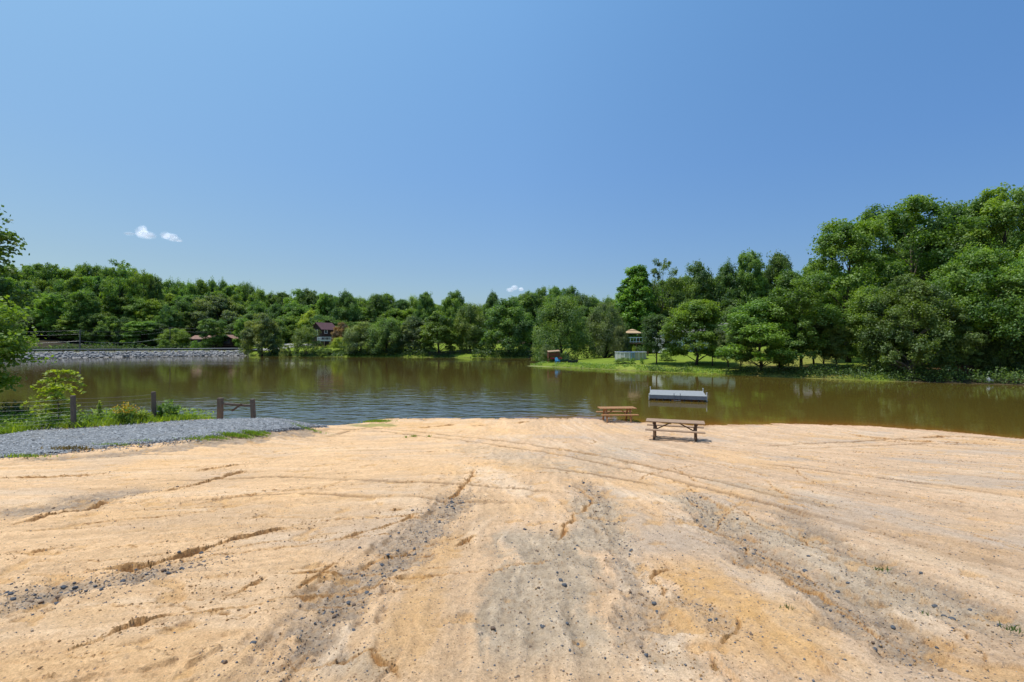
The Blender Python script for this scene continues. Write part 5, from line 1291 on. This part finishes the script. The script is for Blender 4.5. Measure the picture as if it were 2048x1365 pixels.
# above-ground pool
def pool():
    d = 84.5; x, y = at(1261, d); zb = H1(x, y); R = 2.62; n = 20; hh = 1.25
    root = empty('swimming_pool', (x, y, zb - .05), 'round above-ground pool with pale ribbed wall on the lawn', 'pool')
    mb = MB(); ring = [(R * math.cos(2 * PI * i / 60), R * math.sin(2 * PI * i / 60)) for i in range(60)]
    vs = [(a, b, -.4) for a, b in ring] + [(a, b, hh) for a, b in ring]; mb.add(vs, [(i, (i + 1) % 60, 60 + (i + 1) % 60, 60 + i) for i in range(60)]); mb.build('wall', M['pool_panel'], root, smooth_shade=True)
    mb = MB()
    for i in range(n):
        a = 2 * PI * i / n; mb.box((R * math.cos(a) * 1.01, R * math.sin(a) * 1.01, hh / 2), (.06, .13, hh + .02), rz=a)
    mb.build('ribs', M['white_paint'], root)
    mb = MB(); r1, r2 = R - .06, R + .1; A = [(math.cos(2 * PI * i / 60), math.sin(2 * PI * i / 60)) for i in range(60)]
    vs = [(a * r1, b * r1, hh + .01) for a, b in A] + [(a * r2, b * r2, hh + .01) for a, b in A] + [(a * r1, b * r1, hh + .08) for a, b in A] + [(a * r2, b * r2, hh + .08) for a, b in A]; fs = []
    for i in range(60):
        j = (i + 1) % 60; fs += [(i, j, 60 + j, 60 + i), (120 + i, 180 + i, 180 + j, 120 + j), (60 + i, 60 + j, 180 + j, 180 + i), (i, 120 + i, 120 + j, j)]
    mb.add(vs, fs); mb.build('rim', M['white_paint'], root)
    MB().poly([(a * (R - .07), b * (R - .07), hh - .08) for a, b in A]).build('pool_surface', M['pool_water'], root)
    lad = empty
pool()
x, y = at(1266, 81.6); zl = H1(x, y)
t = empty('pool_ladder', (x, y, zl), 'small blue step ladder hooked over the pool rim', 'ladder'); mb = MB()
for s in (-.25, .25): mb.beam((s, 0, -.05), (s, .2, 1.5), .06, .06)
for k in range(5): mb.box((0, .03 + .035 * k, .2 + .28 * k), (.5, .12, .04))
mb.build('frame', M['blue_plastic'], t)
# white house behind the bright shoreline tree
h4, zb = gable('house', 'white sided house with grey roof mostly hidden behind the bright tree', 1385, 100, math.radians(4), 14.5, 7, 3.0, 1.7, M['white_siding'], M['grey_roof'], base=zpy(694, 100))
for xx in (-4.5, -1.5, 2.0, 5.0): window(h4, (xx, -3.5, 1.7), 1.2, 1.2, M['white_paint'])
MB().box((-6.0, 0.6, 5.0), (.7, .7, 1.6)).build('chimney', M['brown_brick'], h4)
# pale shed up the lawn
h5, zb = gable('shed', 'white shed with grey roof up the lawn behind the thin trunk', 1608, 104, math.radians(-10), 4.4, 3.6, 1.7, 1.0, M['white_siding'], M['grey_roof'], base=zpy(679, 104)); h5['category'] = 'shed'
window(h5, (.6, -1.8, 1.0), .9, .7, M['white_paint'])
# shelter, kayak, chair and boats on the point
x, y = at(1107, 85.6); zb = H1(x, y)
sh = empty('shelter', (x, y, zb), 'small open shelter with rust brown boarded side on the grassy point', 'shelter', rz=.06)
mb = MB(); mb.add([(-1.05, -.9, 1.72), (1.05, -.9, 1.86), (1.05, .9, 2.05), (-1.05, .9, 1.9), (-1.05, -.9, 1.80), (1.05, -.9, 1.94), (1.05, .9, 2.13), (-1.05, .9, 1.98)], [(0, 3, 2, 1), (4, 5, 6, 7), (0, 1, 5, 4), (1, 2, 6, 5), (2, 3, 7, 6), (3, 0, 4, 7)]); mb.build('roof', M['top_wood'], sh)
MB().box((0, -.82, 1.35), (1.9, .05, .72)).build('front_panel', M['rust_tarp'], sh); MB().box((-.95, 0, 1.2), (.05, 1.5, 1.0)).build('side_panel', M['rust_tarp'], sh)
for sx in (-1, 1):
    for sy in (-.75, .75): MB().box((sx * .96, sy, .85), (.1, .1, 1.75)).build('post', M['cedar'], sh)
def hull(name, label, cat, px, d, ln, w, h, rz, mat, z=0.0, kayak=False):
    x, y = at(px, d); root = empty(name, (x, y, max(0, H1(x, y)) + z), label, cat, rz=rz); n = 14; V = []; fs = []
    for i in range(n + 1):
        u = i / n * 2 - 1; ww = w / 2 * (1 - abs(u) ** 2.4) + .012; zz = .10 * h * abs(u) ** 3 * 4; c = [(-1, 1), (-.92, .45), (-.55, .06), (0, 0), (.55, .06), (.92, .45), (1, 1)]
        for a, b in c: V.append((u * ln / 2, a * ww, b * h + zz))
    for i in range(n):
        for k in range(6): fs.append((i * 7 + k, i * 7 + k + 1, (i + 1) * 7 + k + 1, (i + 1) * 7 + k))
    mb = MB(); mb.add(V, fs); mb.build('hull', mat, root, smooth_shade=True)
    mb = MB()
    for i in range(n):
        if kayak and 5 <= i <= 8: continue
        zc = h * (1.0 if not kayak else 1.15); a, b = i * 7, (i + 1) * 7
        if kayak or i in (0, n - 1): mb.add([V[a], V[a + 6], V[b + 6], V[b]], [(0, 1, 2, 3)])
        elif i in (4, 9): mb.add([(V[a][0], V[a][1] * .95, h * .8), (V[a + 6][0], V[a + 6][1] * .95, h * .8), (V[b + 6][0] - .05, V[b + 6][1] * .95, h * .8), (V[b][0] - .05, V[b][1] * .95, h * .8)], [(0, 1, 2, 3)])
    mb.build('deck' if kayak else 'thwarts', mat if kayak else M['grey_wood'], root)
    return root
hull('kayak', 'bright pink red kayak under the shelter', 'kayak', 1112, 85.4, 2.2, .6, .30, .25, M['pink_plastic'], z=.45, kayak=True)
hull('canoe', 'dark green canoe lying by the trunk of the olive tree', 'canoe', 1127, 83.6, 1.9, .7, .45, .05, M['green_hull'], z=.1)
hull('rowing_boat', 'dark blue rowing boat pulled up on the bank of the point', 'boat', 1146, 82.0, 2.1, .85, .42, .45, M['dark_hull'], z=.02)
def lawn_chair(label, px, d, rz, mat, s=1.0, z=0):
    x, y = at(px, d); root = empty('lawn_chair', (x, y, max(0.0, H1(x, y)) + z), label, 'chair', rz=rz, scale=(s, s, s))
    m_ = Matrix.Rotation(-.12, 3, 'X'); MB().box((0, 0, .36), (.58, .55, .05), m=m_).build('seat', mat, root)
    mb = MB(); m2 = Matrix.Rotation(-.42, 3, 'X')
    for k in range(5): mb.box((-.24 + .12 * k, .42, .70 - .03 * abs(k - 2)), (.105, .035, .85 - .06 * abs(k - 2)), m=m2)
    mb.build('backrest', mat, root)
    for sx in (-1, 1):
        MB().box((sx * .34, -.02, .58), (.12, .72, .035)).build('armrest', mat, root)
        MB().box((sx * .32, -.30, .28), (.07, .06, .58)).build('leg', mat, root); MB().box((sx * .32, .30, .28), (.07, .06, .58)).build('leg', mat, root)
lawn_chair('light blue slatted lawn chair by the water on the point', 1115, 83.0, .3, M['blue_plastic'], .95)
lawn_chair('small white lawn chair at the foot of the shady bank', 1980, 48.6, -.3, M['worn_white'], .5, z=-.05)
# low wire-and-post fence at the edge of far lawn
t = empty('rail_fence', (0, 0, 0), 'low dark post and rail fence at the water under the spreading tree', 'fence')
for px in (860, 880, 900, 920, 940):
    x, y = at(px, 128.6); z = max(0, H1(x, y)); MB().box((x, y, z + .5), (.14, .14, 1.3)).build('post', M['bark'], t)
mb = MB()
for z_ in (.45, .95):
    a = at(856, 128.5); b = at(944, 128.5); mb.beam((a[0], a[1], H1(*a) + z_), (b[0], b[1], H1(*b) + z_), .08, .08)
mb.build('rail', M['bark'], t)
# pale drive behind the far lawn
x0, y0 = at(556, 158); V = []
for px, d in ((545, 158), (600, 156), (600, 159), (545, 162)): x, y = at(px, d); V.append((x, y, H1(x, y) + .12))
tag(MB().poly(V).build('driveway', M['asphalt']), kind='structure')

# ------------------------------------------------------------------ clouds
def cloud(label, px, py, d, parts):
    x, y = at(px, d); z = zpy(py, d)
    bm = bmesh.new()
    for (ox, oz, rx_, rz_) in parts:
        bmesh.ops.create_icosphere(bm, subdivisions=3, radius=1.0, matrix=Matrix.Translation((ox, 0, oz)) @ Matrix.Diagonal((rx_, rx_ * .7, rz_, 1)))
    me = bpy.data.meshes.new('cloud'); bm.to_mesh(me); bm.free(); me.materials.append(M['cloud'])
    o = bpy.data.objects.new('cloud', me); C.objects.link(o); s = d / F; o.location = (x, y, z); o.scale = (s, s, s)
    return tag(o, label, 'cloud', 'clouds in the clear sky')
m, nt, out = new_mat('cloud'); tc = N(nt, 'ShaderNodeTexCoord'); lw = N(nt, 'ShaderNodeLayerWeight', Blend=.5)
nz = N(nt, 'ShaderNodeTexNoise', Scale=.09, Detail=2.5, Roughness=.5); L(nt, tc.outputs['Object'], nz.inputs['Vector'])
fac = math_n(nt, 'POWER', math_n(nt, 'SUBTRACT', 1.0, lw.outputs['Facing']), 2.8); fac = math_n(nt, 'MULTIPLY', fac, math_n(nt, 'SUBTRACT', math_n(nt, 'MULTIPLY', nz.outputs[0], 3.2), .95)); fac = math_n(nt, 'MULTIPLY', fac, .66)
cl_ = N(nt, 'ShaderNodeClamp'); L(nt, fac, cl_.inputs[0])
tr_ = N(nt, 'ShaderNodeBsdfTransparent'); df = N(nt, 'ShaderNodeBsdfDiffuse'); df.inputs[0].default_value = (.95, .95, .97, 1); em = N(nt, 'ShaderNodeEmission'); em.inputs[0].default_value = (.75, .82, .92, 1); em.inputs[1].default_value = .55  # glow added to the cloud for light scattered inside it
ad = N(nt, 'ShaderNodeAddShader'); L(nt, df.outputs[0], ad.inputs[0]); L(nt, em.outputs[0], ad.inputs[1])
mx = N(nt, 'ShaderNodeMixShader'); L(nt, cl_.outputs[0], mx.inputs[0]); L(nt, tr_.outputs[0], mx.inputs[1]); L(nt, ad.outputs[0], mx.inputs[2]); L(nt, mx.outputs[0], out.inputs[0]); M['cloud'] = m
cloud('puffy white cloud, higher one of the pair above the dam wood', 285, 466, 1800, [(-26, -2, 12, 4), (-2, 2, 13, 11), (5, -4, 18, 9), (14, -6, 14, 8), (0, 8, 9, 8)])
cloud('thin white cloud, lower one of the pair above the dam wood', 336, 474, 1800, [(-5, 3, 11, 8), (5, 0, 15, 8), (14, -5, 13, 6), (22, -8, 8, 3)])
cloud('tiny white cloud just over the middle of the tree line', 1026, 578, 1800, [(-6, -2, 8, 5), (3, 2, 8, 6), (16, -1, 6, 4)])

# ------------------------------------------------------------------ sky, sun, camera
SUN = Vector((-.33, .06, .94)).normalized()
el = math.asin(SUN.z); az = math.atan2(SUN.x, SUN.y)
w = bpy.data.worlds.new('World'); scene.world = w; w.use_nodes = True; nt = w.node_tree; nt.nodes.clear()
out = nt.nodes.new('ShaderNodeOutputWorld'); bg = nt.nodes.new('ShaderNodeBackground'); sk = nt.nodes.new('ShaderNodeTexSky')
sk.sky_type = 'NISHITA'; sk.sun_disc = False; sk.sun_elevation = el; sk.sun_rotation = az; sk.altitude = 50; sk.air_density = 1.0; sk.dust_density = 1.2; sk.ozone_density = 2.0
tc = nt.nodes.new('ShaderNodeTexCoord'); sp = nt.nodes.new('ShaderNodeSeparateXYZ'); nt.links.new(tc.outputs['Generated'], sp.inputs[0])
kz = ramp(nt, sp.outputs['Z'], [(0.0, (.76, .86, .98)), (.14, (.80, .93, 1.06)), (.32, (.88, 1.14, 1.32)), (.57, (1.06, 1.48, 1.60))])
kx = ramp(nt, math_n(nt, 'ADD', math_n(nt, 'MULTIPLY', sp.outputs['X'], .5), .5), [(.10, (1.05, .99, .86)), (.5, (1, 1, .99)), (.86, (.75, .84, .94))])
cc = mixrgb(nt, 1.0, mixrgb(nt, 1.0, sk.outputs[0], kz, 'MULTIPLY'), kx, 'MULTIPLY')
nt.links.new(cc, bg.inputs[0]); bg.inputs[1].default_value = .12; nt.links.new(bg.outputs[0], out.inputs[0])
sl = bpy.data.lights.new('sun', 'SUN'); sl.energy = 4.0; sl.angle = math.radians(.53); sl.color = (1, .955, .88)
so = bpy.data.objects.new('sun', sl); C.objects.link(so); so.rotation_euler = SUN.to_track_quat('Z', 'Y').to_euler(); so.location = (-30, 0, 80)
cd = bpy.data.cameras.new('camera'); cd.lens = 17.0; cd.sensor_width = 36; cd.clip_end = 8000; cd.clip_start = .05
co = bpy.data.objects.new('camera', cd); C.objects.link(co); co.location = (0, 0, CAMZ); co.rotation_euler = (math.radians(90), 0, 0); scene.camera = co
scene.view_settings.view_transform = 'Standard'; scene.view_settings.look = 'None'; scene.view_settings.exposure = 0; scene.view_settings.gamma = 1
cy = scene.cycles; cy.max_bounces = 8; cy.diffuse_bounces = 5; cy.glossy_bounces = 3; cy.transmission_bounces = 3; cy.transparent_max_bounces = 12; cy.caustics_reflective = False; cy.caustics_refractive = False
